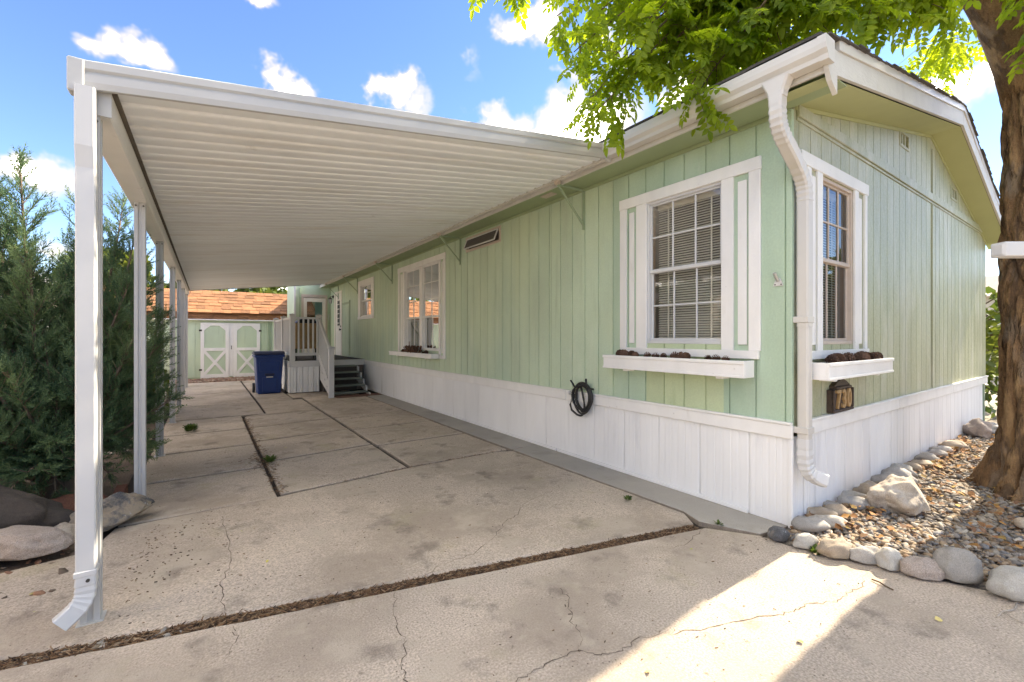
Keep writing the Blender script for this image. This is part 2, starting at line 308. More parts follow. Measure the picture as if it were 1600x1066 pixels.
        me.update(); return link(name, me, parent, org)
def fast_mesh(name, V, F, mat, parent=None, org=(0,0,0), smooth=False, cols=None):
    """numpy mesh: V (n,3), F (m,k)"""
    V = np.asarray(V, np.float32) - np.asarray(org, np.float32); F = np.asarray(F, np.int32); k = F.shape[1]
    me = bpy.data.meshes.new(name); me.vertices.add(len(V)); me.vertices.foreach_set('co', V.ravel())
    me.loops.add(F.size); me.loops.foreach_set('vertex_index', F.ravel()); me.polygons.add(len(F)); me.polygons.foreach_set('loop_start', np.arange(0, F.size, k, dtype=np.int32))
    if cols is not None:
        ca = me.color_attributes.new('Col', 'FLOAT_COLOR', 'POINT'); c4 = np.ones((len(V),4), np.float32); c4[:,:3] = cols; ca.data.foreach_set('color', c4.ravel())
    me.materials.append(M[mat]); me.update(calc_edges=True)
    if smooth: me.polygons.foreach_set('use_smooth', np.ones(len(F), bool))
    return link(name, me, parent, org)
def scatter(tv, tf, mats3, locs):
    """instances of a template: mats3 (m,3,3), locs (m,3)"""
    m = len(locs); n = len(tv)
    V = np.einsum('mij,nj->mni', mats3, tv) + locs[:,None,:]
    F = (np.asarray(tf)[None] + (np.arange(m)*n)[:,None,None]).reshape(-1, np.asarray(tf).shape[1])
    return V.reshape(-1,3), F
rs = np.random.RandomState(11)
def rand_rot(m, rng_):
    q = rng_.normal(size=(m,4)); q /= np.linalg.norm(q,axis=1,keepdims=True); w,x,y,z = q.T
    return np.stack([np.stack([1-2*(y*y+z*z),2*(x*y-z*w),2*(x*z+y*w)],-1), np.stack([2*(x*y+z*w),1-2*(x*x+z*z),2*(y*z-x*w)],-1), np.stack([2*(x*z-y*w),2*(y*z+x*w),1-2*(x*x+y*y)],-1)],1)
def rock(name, c, size, mat, rotz=0, rough=.18, sub=3, seed=0, flat=0, parent=None, tilt=(0,0), fq=1.6, facets=0):
    bm = bmesh.new(); bmesh.ops.create_icosphere(bm, subdivisions=sub, radius=1)
    rr = random.Random(seed); off = Vector((rr.uniform(0,50), rr.uniform(0,50), rr.uniform(0,50)))
    planes = [(Vector((rr.gauss(0,1), rr.gauss(0,1), rr.gauss(0,.8))).normalized(), rr.uniform(.62,.85)) for _ in range(facets)]
    for v in bm.verts:
        d = v.co.normalized(); k = 1 + rough*noise.noise(d*fq + off)*1.6 + rough*.45*noise.noise(d*fq*2.7 + off) + rough*.2*noise.noise(d*fq*7 + off)
        p = d*k
        for n_, h in planes:
            e = p.dot(n_) - h
            if e > 0: p -= n_*e*.88
        if p.z < -.3: p.z = -.3 + (p.z + .3)*.3
        v.co = p
    mt = Matrix.Translation(Vector(c)) @ Matrix.Rotation(rotz,4,'Z') @ Matrix.Rotation(tilt[0],4,'X') @ Matrix.Rotation(tilt[1],4,'Y') @ Matrix.Diagonal((size[0],size[1],size[2],1))
    bm.transform(mt); zmin = min(v.co.z for v in bm.verts); org = Vector((c[0],c[1],zmin))
    bm.transform(Matrix.Translation(-org)); bmesh.ops.recalc_face_normals(bm, faces=bm.faces)
    me = bpy.data.meshes.new(name); bm.to_mesh(me); bm.free(); me.materials.append(M[mat]); me.polygons.foreach_set('use_smooth', [True]*len(me.polygons))
    return link(name, me, parent, org)
ORD = ['first','second','third','fourth','fifth','sixth','seventh','eighth','ninth','tenth','eleventh','twelfth','thirteenth','fourteenth','fifteenth','sixteenth','seventeenth','eighteenth']

# ------------------------------------------------------------------ ground
tag(MB().add([(-400,-400,-.14),(400,-400,-.14),(400,600,-.14),(-400,600,-.14)], [(0,1,2,3)]).build('ground', 'field', fix=False), kind='structure')
def sheet(name, poly, z, mat):
    return tag(MB().add([(x,y,z) for x,y in poly], [tuple(range(len(poly)))]).build(name, mat, fix=False), kind='structure')
sheet('garden_soil', [(-7.4,2.15),(-4.12,2.15),(-4.12,17),(-7.4,17)], -.012, 'soil')
sheet('added_bounce_sheet', [(-7.3,5.6),(-4.3,5.6),(-4.3,14.8),(-7.3,14.8)], -.006, 'bounce_gravel')  # unseen pale sheet, added to bounce more light under the carport
sheet('driveway_base', [(-9,-1),(.02,-1),(.02,17.5),(-4.3,17.5),(-4.3,2.6),(-9,2.6)], -.03, 'joint_dirt')
sheet('street', [(-40,-40),(40,-40),(40,-6.2),(-40,-6.2)], -.03, 'asphalt')

drv = root('driveway', (-2,3,0), kind='structure')
def slab(poly, z=0., mat='concrete', name='concrete_slab', ch=.012, th=.11, wob=.004):
    """cast slab: top polygon with a worn rounded edge and dark sides"""
    c = Vector((sum(p[0] for p in poly)/len(poly), sum(p[1] for p in poly)/len(poly), 0)); rr = random.Random(int(c.x*977+c.y*131))
    pts = []
    for i, p in enumerate(poly):
        q = poly[(i+1) % len(poly)]; L_ = math.hypot(q[0]-p[0], q[1]-p[1]); n = max(1, int(L_/.12))
        for k in range(n):
            t = k/n; j = wob if k else 0
            pts.append((p[0]+(q[0]-p[0])*t + rr.uniform(-j,j), p[1]+(q[1]-p[1])*t + rr.uniform(-j,j)))
    n = len(pts); ins = []
    for i in range(n):
        a, b, d = Vector(pts[i-1]), Vector(pts[i]), Vector(pts[(i+1)%n]); e = (d-a).normalized(); nr = Vector((-e.y, e.x))
        ins.append(b + nr*ch)
    m = MB(); vs = [(p.x,p.y,z) for p in ins] + [(x,y,z-ch*.75) for x,y in pts] + [(x,y,z-th) for x,y in pts]
    m.cur = 0; m.add(vs, [tuple(range(n))]); b = 0
    m.f += [(i, n+i, n+(i+1)%n, (i+1)%n) for i in range(n)]; m.mi += [0]*n
    m.f += [(n+i, 2*n+i, 2*n+(i+1)%n, n+(i+1)%n) for i in range(n)]; m.mi += [1]*n
    return m.build(name, [mat, 'concrete_edge'], drv, fix=False)
g = .015
gy = .03
def rect(x0,x1,y0,y1): return [(x0+g,y0+gy),(x1-g,y0+gy),(x1-g,y1-gy),(x0+g,y1-gy)]
def gapy(x): return .42 - .2436*(x+.507)                  # front joint, running askew
front = slab([(-9,-5.9),(3,-5.9),(3,-3.2),(.55,-2.3),(.09,-1.12),(-.10,-.66),(-.2,-.36),(-.30,-.12),(-.30,.06),(-.507,.365),(-4.3,gapy(-4.3)-.055),(-9,gapy(-9)-.05)], 0)
carp = slab([(-6.6,gapy(-6.6)+.02),(-.515,.45),(-.40,.60),(-.43,2.93),(-.62,3.015),(-1.72,3.0),(-2.98,2.84),(-4.06,2.80),(-4.14,2.45),(-4.9,2.3),(-6.6,2.2)], .004)
slab([(-.30,.07),(-.003,.02),(-.003,3.0),(-.41,2.96),(-.385,.62),(-.46,.44)], .012, 'apron', 'apron_strip', .008)
slab([(-.41,2.985),(-.003,3.02),(-.003,9.2),(-.41,9.2)], .010, 'apron', 'apron_strip', .008)
XL = [-4.06,-2.985]; YL = [2.82,3.93,5.16,6.34,7.65,9.35,11.5,14.8]
zz = [.003,.0035,.004,.0045,.005,.0055,.006,.0065,.007]
for i in range(len(YL)-1): slab(rect(-4.06,-2.985 if i < 4 else -2.62,YL[i],YL[i+1]), zz[i])
YM = [2.87,4.13,5.28,6.34,7.45]
for i in range(4): slab([(-2.975+g,YM[i]+gy),(-1.73-g,YM[i]+.13+gy),(-1.73-g,YM[i+1]+.13-gy),(-2.975+g,YM[i+1]-gy)], .001+zz[i+2])
YR = [3.02,4.15,5.32,6.5,8.0]
for i in range(4): slab(rect(-1.71,-.42 if i > 1 else -.6+.17,YR[i],YR[i+1]), zz[i+1])
slab([(-2.95+g,7.48+g),(-1.73-g,7.61+g),(-1.73-g,9.3),(-2.6+g,9.3),(-2.6,7.66)], .005)
slab(rect(-1.71,-.42,8.0,9.6), .003); slab(rect(-2.6,-1.9,9.32,11.6), .004); slab(rect(-1.9,-.42,9.6,10.6), .001); slab(rect(-2.6,-1.9,11.6,14.8), .0)
sheet('shed_gravel_strip', [(-7,14.82),(0,14.82),(0,17),(-7,17)], -.004, 'red_gravel')

# camera-independent record of where the cracks run on the slabs (metres)
CR = [(carp, .0055, [(-2.481,.905),(-2.344,.98),(-2.098,.977),(-1.836,1.125),(-1.635,1.284),(-1.506,1.321),(-1.356,1.468),(-.794,1.645)]),
      (front, .002, [(-2.656,.86),(-2.71,.747),(-2.76,.533),(-2.756,.458),(-2.833,.3),(-2.842,.226),(-2.80,.0),(-2.9,-.3)]),
      (front, .002, [(-2.75,-.05),(-2.48,-.025),(-2.411,-.022),(-2.217,-.035),(-2.145,-.036),(-2.089,-.116),(-1.989,-.153),(-1.85,-.136),(-1.691,-.218),(-1.439,-.309),(-1.138,-.427),(-1.058,-.46),(-.918,-.471),(-.782,-.553),(-.626,-.555),(-.491,-.579),(-.278,-.527)]),
      (front, .002, [(-1.897,.376),(-1.926,.272),(-2.028,.143),(-2.062,.03),(-2.145,-.036)]),
      (front, .002, [(-.529,.36),(-.862,.284),(-1.025,.317)]),
      (carp, .0055, [(-3.407,2.598),(-3.379,2.083),(-3.393,1.703),(-3.446,1.483),(-3.432,1.204),(-3.42,1.15)]),
      (front, .002, [(-3.40,1.03),(-3.394,.925),(-3.45,.78)])]
for sl_, z, pts in CR:
    rr = random.Random(len(pts)); fine = []
    for a, b in zip(pts, pts[1:]):
        for k in range(6):
            t = k/6; j = .012 if k else .004; fine.append((a[0]+(b[0]-a[0])*t+rr.uniform(-j,j), a[1]+(b[1]-a[1])*t+rr.uniform(-j,j)))
    fine.append(pts[-1]); m = MB(); vs = []
    for i, p in enumerate(fine):
        a, b = Vector(fine[max(i-1,0)]), Vector(fine[min(i+1,len(fine)-1)]); e = (b-a).normalized(); nr = Vector((-e.y,e.x)); w = rr.uniform(.0006,.0030)*min(1, (len(fine)-i)/10)
        vs += [(p[0]+nr.x*w, p[1]+nr.y*w, z), (p[0]-nr.x*w, p[1]-nr.y*w, z)]
    m.add(vs, [(2*i,2*i+1,2*i+3,2*i+2) for i in range(len(fine)-1)]); m.build('crack', 'crack', sl_, fix=False)

# ------------------------------------------------------------------ the green mobile home
HOME = root('mobile_home', (3.4,7.3,0), 'long sage green mobile home with white trim, white skirting and gable end', 'house')
YB, XR, RX = 18.2, 6.8, 3.6                      # far end, right wall, ridge
def wf(u,z,d): return (-d, u, z)                 # long wall: u = Y
def wg(u,z,d): return (u, -d, z)                 # gable wall: u = X
def fbox(m, fn, u0,u1,z0,z1,d0,d1, c=0):
    a = fn(u0,z0,d0); b = fn(u1,z1,d1); return m.box(a[0],b[0],a[1],b[1],a[2],b[2],c)
def soff(x):                                     # underside of the gable eave
    return 3.01 + .2*(x+.36) if x <= RX else 3.01 + .2*(RX+.36) - .28*(x-RX)
def board(fn, u0, u1, z0, ztop, holes, mats, patch=False):
    cuts = [(u0,u1,[])]
    for (h0,h1,k0,k1) in holes:
        nc = []
        for (a,b,hz) in cuts:
            o0, o1 = max(a,h0), min(b,h1)
            if o1 - o0 < .003: nc.append((a,b,hz)); continue
            if o0 - a > .003: nc.append((a,o0,hz))
            nc.append((o0,o1,hz+[(k0,k1)]))
            if b - o1 > .003: nc.append((o1,b,hz))
        cuts = nc
    gw = .005
    for (a,b,hz) in cuts:
        segs = [(z0,None)]
        for (k0,k1) in sorted(hz): segs = segs[:-1] + [(segs[-1][0], k0), (k1, None)]
        for j, (s0, s1) in enumerate(segs):
            m = MB(); mt_ = mats[1] if (patch and hz and j == 0) else mats[0]
            ta, tb = (s1, s1) if s1 is not None else (ztop(a), ztop(b))
            if min(ta,tb) - s0 < .01: continue
            fa = a + (gw if abs(a-u0) < 1e-6 else 0); fb = b - (gw if abs(b-u1) < 1e-6 else 0)
            pr = [(a,-.02),(a,.0),(fa,.0),(fa,.012),(fb,.012),(fb,.0),(b,.0),(b,-.02)]
            tz = lambda u: ta + (tb-ta)*((u-a)/max(b-a,1e-6))
            n = len(pr); vs = [fn(u,s0,d) for u,d in pr] + [fn(u,tz(u),d) for u,d in pr]
            m.add(vs, [(0,1,n+1,n)] + [(i,i+1,n+i+1,n+i) for i in range(1,n)if i<n-1] + [(n-1,0,n,2*n-1), tuple(range(n))[::-1], tuple(range(n,2*n))])
            m.build('siding_board', mt_, HOME)
# openings: (u0,u1,z0,z1) of the glazed hole
W1 = (.50,1.275,1.335,2.69); W2 = (5.86,7.56,1.13,2.80); W3 = (9.86,10.84,1.93,2.80); W4 = (.475,1.165,1.335,2.68)
DR = (12.93,13.76,.80,2.78); VT = (3.86,4.83,2.80,2.975)
u = .028 - .208*0
edges = [0.0,.03] + [.24 + .2085*k for k in range(88)]; edges = [e for e in edges if e < YB-.05] + [YB]
for a, b in zip(edges, edges[1:]):
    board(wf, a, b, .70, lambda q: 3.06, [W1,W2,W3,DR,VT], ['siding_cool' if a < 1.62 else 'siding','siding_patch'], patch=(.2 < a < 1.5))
edges = [0.012,.105] + [.302+.1955*k for k in range(40)]; edges = [e for e in edges if e < XR-.05] + [XR]
GV = [(2.44,2.76,3.40,3.58), (4.56,4.88,3.22,3.40)]
for a, b in zip(edges, edges[1:]):
    board(wg, a, b, .70, lambda q: soff(q)+.03, [W4]+GV, ['siding_weathered'])
m = MB(); m.box(XR,XR+.02,.0,YB,.02,2.95); m.box(.03,XR,YB,YB+.02,.02,2.95); m.box(.03,XR,.03,YB,.72,.74); m.build('rear_wall', 'siding', HOME)
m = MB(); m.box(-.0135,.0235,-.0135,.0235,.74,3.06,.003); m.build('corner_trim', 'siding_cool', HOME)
m = MB(); fbox(m, wg, 3.655,3.69,.78,3.66,.0125,.022,.003); m.build('seam_trim', 'siding_weathered', HOME)
m = MB(); fbox(m, wf, 2.7,2.708,.78,3.05,.0122,.014); m.build('panel_seam', 'green_trim', HOME)
# horizontal bands above the skirting
for k in range(6):
    a = .0+k*2.42; b = min(a+2.416, YB)
    if b-a < .2: continue
    m = MB(); fbox(m, wf, a if k else -.02, b, .655,.755,.0,.034,.004); fbox(m, wf, a if k else -.02, b, .757,.775,.014,.046,.003); m.build('band_board', 'white_wood', HOME)
for k in range(3):
    a = .105+k*2.25; b = min(a+2.246, XR)
    m = MB(); fbox(m, wg, a, b, .655,.755,.0,.034,.004); fbox(m, wg, a, b, .757,.775,.014,.046,.003); m.build('band_board', 'white_wood', HOME)
# skirting: ribbed panels, one part each
def skirt_panel(fn, a, b, z0, z1, ribs, mat='skirt', parent=HOME, lean=.0, name='skirting_panel', dp=.0042):
    prof = []
    n = ribs; w = (b-a-.008)/n
    for i in range(n):
        q = a+.004+i*w
        prof += [(q,.0 if i == 0 else dp*.4),(q+w*.08,dp),(q+w*.44,dp),(q+w*.52,dp*.6),(q+w*.60,dp*.6),(q+w*.68,dp),(q+w*.93,dp)]
    prof += [(b-.004,.0)]; m = MB(); n = len(prof)
    m.add([fn(u,z0,d+lean) for u,d in prof] + [fn(u,z1,d) for u,d in prof], [(i,i+1,n+i+1,n+i) for i in range(n-1)])
    m.add([fn(a-.004,z0,-.004+lean),fn(b+.004,z0,-.004+lean),fn(b+.004,z1,-.004),fn(a-.004,z1,-.004)], [(0,1,2,3)])
    o = m.build(name, mat, parent, fix=False); return o
edges = [0.0,.299] + [.722+.4195*k for k in range(33)]; edges = [e for e in edges if e < YB]
for i, (a, b) in enumerate(zip(edges, edges[1:])): skirt_panel(wf, a, b, .012, .66, 3, lean=rnd.uniform(-.004,.014))
edges = [0.0] + [.21+.2*k for k in range(34)]; edges = [e for e in edges if e <= XR]
for a, b in zip(edges, edges[1:]): skirt_panel(wg, a, b, -.03, .66, 2, lean=rnd.uniform(-.003,.006))
m = MB()
for k in range(5): fbox(m, wf, .30+k*2.3, .30+k*2.3+2.28, .012, .045, .01, .026, .004)
m.build('skirting_channel', 'skirt', HOME)
m = MB(); m.box(-.018,.012,-.018,.012,.0,.655,.004); m.build('skirting_corner', 'skirt', HOME)

# windows -----------------------------------------------------------
def window(fn, hole, rails, cols, rows_u, rows_l, frame_mat='white_wood', fw=.028, blind=True, jamb='jamb_wood', sash='white_vinyl', low_set=-.018, mull=None, glass_d=-.022):
    u0,u1,z0,z1 = hole
    m = MB()
    for (a,b,c_,d_) in ((u0,u0+fw,z0,z1),(u1-fw,u1,z0,z1),(u0+fw,u1-fw,z1-fw,z1),(u0+fw,u1-fw,z0,z0+fw)): fbox(m, fn, a,b,c_,d_, -.045,.010,.003)
    win = m.build('window', sash, HOME)
    zm = rails
    bays = [(u0+fw,u1-fw)] if not mull else [(u0+fw,mull[0]),(mull[1],u1-fw)]
    if mull: mm = MB(); fbox(mm, fn, mull[0],mull[1],z0+fw,z1-fw,-.045,.016,.003); mm.build('mullion', sash, win)
    for (a,b) in bays:
        for (c_,d_,nr,dep,kind) in ((zm,z1-fw,rows_u,glass_d,'upper'),(z0+fw,zm,rows_l,glass_d+low_set,'lower')):
            s = MB(); t = .017
            for (p,q,r_,v_) in ((a,a+t,c_,d_),(b-t,b,c_,d_),(a+t,b-t,d_-t,d_),(a+t,b-t,c_,c_+t*1.3)): fbox(s, fn, p,q,r_,v_, dep-.010,dep+.012,.002)
            s.build('sash', sash, win)
            iu0,iu1,iz0,iz1 = a+t,b-t,c_+t*1.3,d_-t
            for i in range(1,cols):
                x = iu0+(iu1-iu0)*i/cols; k = MB(); fbox(k, fn, x-.007,x+.007,iz0,iz1,dep-.006,dep+.009,.002); k.build('muntin', sash, win)
            for j in range(1,nr):
                y = iz0+(iz1-iz0)*j/nr; k = MB(); fbox(k, fn, iu0,iu1,y-.007,y+.007,dep-.005,dep+.0095,.002); k.build('muntin', sash, win)
            for i in range(cols):
                for j in range(nr):
                    pa, pb = iu0+(iu1-iu0)*i/cols, iu0+(iu1-iu0)*(i+1)/cols; qa, qb = iz0+(iz1-iz0)*j/nr, iz0+(iz1-iz0)*(j+1)/nr
                    k = MB(); k.add([fn(pa,qa,dep),fn(pb,qa,dep),fn(pb,qb,dep),fn(pa,qb,dep)], [(0,1,2,3)]); k.build('pane', 'glass', win, fix=False)
        k = MB(); fbox(k, fn, a,b,zm-.014,zm+.014,glass_d-.02,glass_d+.020,.003); k.build('meeting_rail', sash, win)
    # reveal, room behind, blind
    r = MB(); D = -.17
    for (a,b,c_,d_) in ((u0-.02,u0,z0-.02,z1+.02),(u1,u1+.02,z0-.02,z1+.02),(u0,u1,z1,z1+.02),(u0,u1,z0-.02,z0)): fbox(r, fn, a,b,c_,d_, D,-.02)
    r.build('reveal', jamb, win)
    r = MB(); e = .35; q = [fn(u0-e,z0-.3,-1.3),fn(u1+e,z0-.3,-1.3),fn(u1+e,z1+.2,-1.3),fn(u0-e,z1+.2,-1.3),fn(u0-e,z0-.3,D),fn(u1+e,z0-.3,D),fn(u1+e,z1+.2,D),fn(u0-e,z1+.2,D)]
    r.add(q, [(0,1,2,3),(0,1,5,4),(1,2,6,5),(2,3,7,6),(3,0,4,7)])
    r.add([fn(u0-e,z0-.3,D),fn(u0-.02,z0-.3,D),fn(u0-.02,z1+.2,D),fn(u0-e,z1+.2,D),fn(u1+.02,z0-.3,D),fn(u1+e,z0-.3,D),fn(u1+e,z1+.2,D),fn(u1+.02,z1+.2,D),fn(u0-.02,z1+.02,D),fn(u1+.02,z1+.02,D),fn(u0-.02,z0-.02,D),fn(u1+.02,z0-.02,D)],
          [(0,1,2,3),(4,5,6,7),(8,9,7,2),(1,4,11,10)])
    r.build('room', 'interior', win, fix=False)
    if blind:
        bl = MB(); z = z1-.08; tl = blind if isinstance(blind, float) else .017
        while z > z0+.03:
            p = [fn(u0+.055,z+tl*.5,-.125),fn(u1-.055,z+tl*.5,-.125),fn(u1-.055,z-tl*.5,-.100),fn(u0+.055,z-tl*.5,-.100),fn(u1-.055,z+.002,-.111),fn(u0+.055,z+.002,-.111)]
            bl.add(p, [(0,1,4,5),(5,4,2,3)]); z -= .0225
        fbox(bl, fn, u0+.05,u1-.05,z1-.07,z1-.02,-.13,-.095)
        for t in (.22,.78): uu = u0+(u1-u0)*t; fbox(bl, fn, uu-.008,uu+.008,z0+.02,z1-.07,-.0965,-.095)
        o = bl.build('blind', 'blind', win, fix=False); o['kind'] = 'stuff'
    return win
def trims(win, fn, lst, mat='white_wood', name='trim_board'):
    for (a,b,c_,d_,t) in lst: m = MB(); fbox(m, fn, a,b,c_,d_, .0125, .0125+t, .003); m.build(name, mat, win)
# main window on the long wall, with shutter-like slats
w = window(wf, W1, 2.02, 3, 2, 2)
trims(w, wf, [(.196,1.597,2.685,2.785,.024),(.200,.290,1.29,2.685,.020),(.410,.512,1.29,2.685,.020),(1.262,1.385,1.29,2.685,.020),(1.508,1.592,1.29,2.685,.020),(.21,1.58,1.225,1.29,.032)])
trims(w, wf, [(.306,.378,1.335,2.635,.014),(1.415,1.478,1.335,2.635,.014)], name='shutter_slat')
# gable window
w = window(wg, W4, 2.02, 3, 2, 1, jamb='jamb_wood', sash='sash_tan', blind=.018, low_set=-.012)
trims(w, wg, [(.10,1.475,2.685,2.785,.024),(.205,.275,1.29,2.685,.020),(.385,.480,1.29,2.685,.020),(1.158,1.24,1.29,2.685,.020),(1.395,1.452,1.29,2.685,.020),(.14,1.46,1.225,1.29,.032)])
trims(w, wg, [(.30,.36,1.335,2.635,.014),(1.265,1.335,1.335,2.635,.014)], name='shutter_slat')
# double window
w = window(wf, W2, 1.78, 2, 3, 1, mull=(6.66,6.79), blind=False, sash='white_wood')
trims(w, wf, [(5.60,7.95,2.79,2.895,.024),(5.61,5.69,1.06,2.79,.020),(5.80,5.87,1.06,2.79,.020),(7.55,7.66,1.06,2.79,.020),(7.84,7.94,1.06,2.79,.020),(5.60,7.95,1.0,1.06,.03)])
trims(w, wf, [(5.725,5.765,1.1,2.75,.014),(7.70,7.80,1.1,2.75,.014)], name='shutter_slat')
def curtain(win, u0,u1,z0,z1,d,mat,amp=.018,wl=.11):
    n = int((u1-u0)/.018); m = MB(); vs = []
    for i in range(n+1): uu = u0+(u1-u0)*i/n; dd = d+amp*math.sin(uu/wl*6.283)+amp*.5*math.sin(uu/wl*2.3); vs += [wf(uu,z0,dd), wf(uu,z1,dd)]
    m.add(vs, [(2*i,2*i+2,2*i+3,2*i+1) for i in range(n)]); m.build('curtain', mat, win, smooth=True, fix=False)
curtain(w, 5.9,6.70,1.13,1.80,-.13,'curtain'); curtain(w, 6.74,7.52,1.13,1.80,-.13,'curtain'); curtain(w, 5.88,7.54,1.78,2.76,-.145,'curtain_warm',.006,.2)
# small window
w = window(wf, W3, 2.36, 2, 2, 1, blind=.016, sash='white_wood')
trims(w, wf, [(9.66,11.04,2.79,2.92,.024),(9.66,9.87,1.94,2.79,.022),(10.83,11.04,1.94,2.79,.022),(9.64,11.06,1.865,1.94,.03)])
# white entrance door
m = MB(); fbox(m, wf, DR[0],DR[1],DR[2],DR[3], -.04,.004,.003); d = m.build('door', 'door_white', HOME)
for (a,b,c_,e) in ((DR[0]-.07,DR[0],.80,2.85),(DR[1],DR[1]+.07,.80,2.85),(DR[0],DR[1],2.78,2.85)): m = MB(); fbox(m, wf, a,b,c_,e,.0125,.03,.003); m.build('door_casing', 'door_white', d)
m = MB(); fbox(m, wf, 13.2,13.48,1.75,2.55,.0045,.010,.002); m.build('door_light', 'window_dark', d)
for k in range(5): m = MB(); fbox(m, wf, 13.21,13.47,1.82+k*.15,1.845+k*.15,.011,.018); m.build('door_light_bar', 'door_white', d)
m = MB(); m.tube([(-.004,13.02,1.62),(-.05,13.02,1.62)], .022, 10); m.tube([(-.05,13.02,1.62),(-.065,13.02,1.62)], .034, 12); m.tube([(-.004,13.02,1.72),(-.03,13.02,1.72)], .028, 10); m.build('door_knob', 'dark_metal', d, smooth=True)
# meter cupboard panel
m = MB(); fbox(m, wf, 12.0,12.72,.84,2.36,.0125,.022,.003); fbox(m, wf, 12.06,12.66,.9,2.3,.022,.030,.003); p = m.build('access_panel', 'siding', HOME)
m = MB(); fbox(m, wf, 11.93,11.98,.84,2.48,.0125,.03,.003); fbox(m, wf, 11.98,12.8,2.38,2.44,.0125,.03,.003); m.build('panel_trim', 'green_trim', p)
# hopper vent
w = MB()
for (a,b,c_,e) in ((VT[0]-.03,VT[0]+.012,VT[2]-.03,VT[3]+.03),(VT[1]-.012,VT[1]+.03,VT[2]-.03,VT[3]+.03),(VT[0]+.012,VT[1]-.012,VT[3]-.008,VT[3]+.03),(VT[0]+.012,VT[1]-.012,VT[2]-.03,VT[2]+.008)): fbox(w, wf, a,b,c_,e,-.02,.026,.003)
hv = w.build('hopper_vent', 'sash_tan', HOME)
m = MB(); a, b = VT[0]+.03, VT[1]-.03
P0 = [(a,VT[3]-.012,.03),(b,VT[3]-.012,.03),(b,VT[2]+.006,.095),(a,VT[2]+.006,.095)]
for i in range(4):
    p, q = P0[i], P0[(i+1)%4]; m.bar(wf(*p), wf(*q), .016, .016, up=(-1,0,.3))
m.build('hopper_frame', 'white_vinyl', hv)
m = MB(); m.add([wf(*p) for p in P0], [(0,1,2,3)]); m.build('hopper_screen', 'screen', hv, fix=False)
m = MB(); fbox(m, wf, VT[0],VT[1],VT[2],VT[3],-.2,-.06); m.build('vent_interior', 'interior', hv)
# gable vents with upright louvres
for (a,b,c_,e) in GV:
    m = MB()
    for (p,q,r_,s_) in ((a,a+.03,c_,e),(b-.03,b,c_,e),(a+.03,b-.03,e-.03,e),(a+.03,b-.03,c_,c_+.03)): fbox(m, wg, p,q,r_,s_,-.02,.02,.003)
    v = m.build('gable_vent', 'siding_weathered', HOME)
    m = MB(); fbox(m, wg, a,b,c_,e,-.08,-.06); m.build('vent_dark', 'dark_metal', v)
    for k in range(2): x = a+.03+(b-a-.06)*(k+1)/3; m = MB(); fbox(m, wg, x-.017,x+.017,c_+.03,e-.03,-.02,.012,.003); m.build('louvre', 'siding_weathered', v)
# belt trim on the gable
for k in range(3):
    a = .06+k*2.3; b = min(a+2.295, XR); m = MB(); fbox(m, wg, a,b,3.02,3.105,.0125,.036,.004); fbox(m, wg, a,b,2.995,3.018,.0125,.022,.002); m.build('belt_board', 'siding_weathered', HOME)

# roof ---------------------------------------------------------------
OY, OX = -.36, -.36
def rz(x): return 3.24 + .2*(x-OX) if x <= RX else 3.24 + .2*(RX-OX) - .28*(x-RX)
def rake_y(x): return -.37 + .08*min(max((x-OX)/(RX-OX),0),1.6)
m = MB()                                            # roof deck
for (a,b) in ((OX,RX),(RX,XR+.3)):
    m.add([(a,rake_y(a)+.02,rz(a)-.03),(b,rake_y(b)+.02,rz(b)-.03),(b,YB+.3,rz(b)-.03),(a,YB+.3,rz(a)-.03),(a,rake_y(a)+.02,rz(a)),(b,rake_y(b)+.02,rz(b)),(b,YB+.3,rz(b)),(a,YB+.3,rz(a))], [(0,3,2,1),(4,5,6,7),(0,1,5,4),(1,2,6,5),(2,3,7,6),(3,0,4,7)])
rf = m.build('roof', 'shingle_dark', HOME)
i = 0; sw = .32
for (a,b,nc) in ((OX-.05,RX,26),(RX+.02,XR+.32,22)):  # shingle courses: first tab of every course singly along the visible rake edge
    for k in range(nc):
        x0 = a+(b-a)*k/nc; x1 = a+(b-a)*(k+1)/nc+.03
        lo, hi = (x0,x1) if a < RX-.1 else (x1-.03+.0,x0-.03)
        jj = rnd.uniform(-.012,.012); y0 = rake_y((x0+x1)/2)-.035+jj; y1 = y0+.36
        zz0 = rz(lo)+.016; zz1 = rz(hi)+.006
        t = MB(); t.add([(lo,y0,zz0-.009),(hi,y0,zz1-.009),(hi,y1,zz1-.009),(lo,y1,zz0-.009),(lo,y0,zz0),(hi,y0,zz1),(hi,y1,zz1),(lo,y1,zz0)], [(0,3,2,1),(4,5,6,7),(0,1,5,4),(1,2,6,5),(2,3,7,6),(3,0,4,7)])
        t.build('shingle', 'shingle_dark', rf)
for k in range(42):                                 # first course along the eave
    y0 = -.37+k*.44; t = MB(); x0 = OX-.12+rnd.uniform(-.006,.006); t.box(0,.0,0,0,0,0) if False else None
    t.add([(x0,y0,rz(x0)-.002),(x0+.2,y0,rz(x0+.2)+.004),(x0+.2,y0+.435,rz(x0+.2)+.004),(x0,y0+.435,rz(x0)-.002),(x0,y0,rz(x0)+.016),(x0+.2,y0,rz(x0+.2)+.012),(x0+.2,y0+.435,rz(x0+.2)+.012),(x0,y0+.435,rz(x0)+.016)], [(0,3,2,1),(4,5,6,7),(0,1,5,4),(1,2,6,5),(2,3,7,6),(3,0,4,7)])
    t.build('shingle', 'shingle_dark', rf)
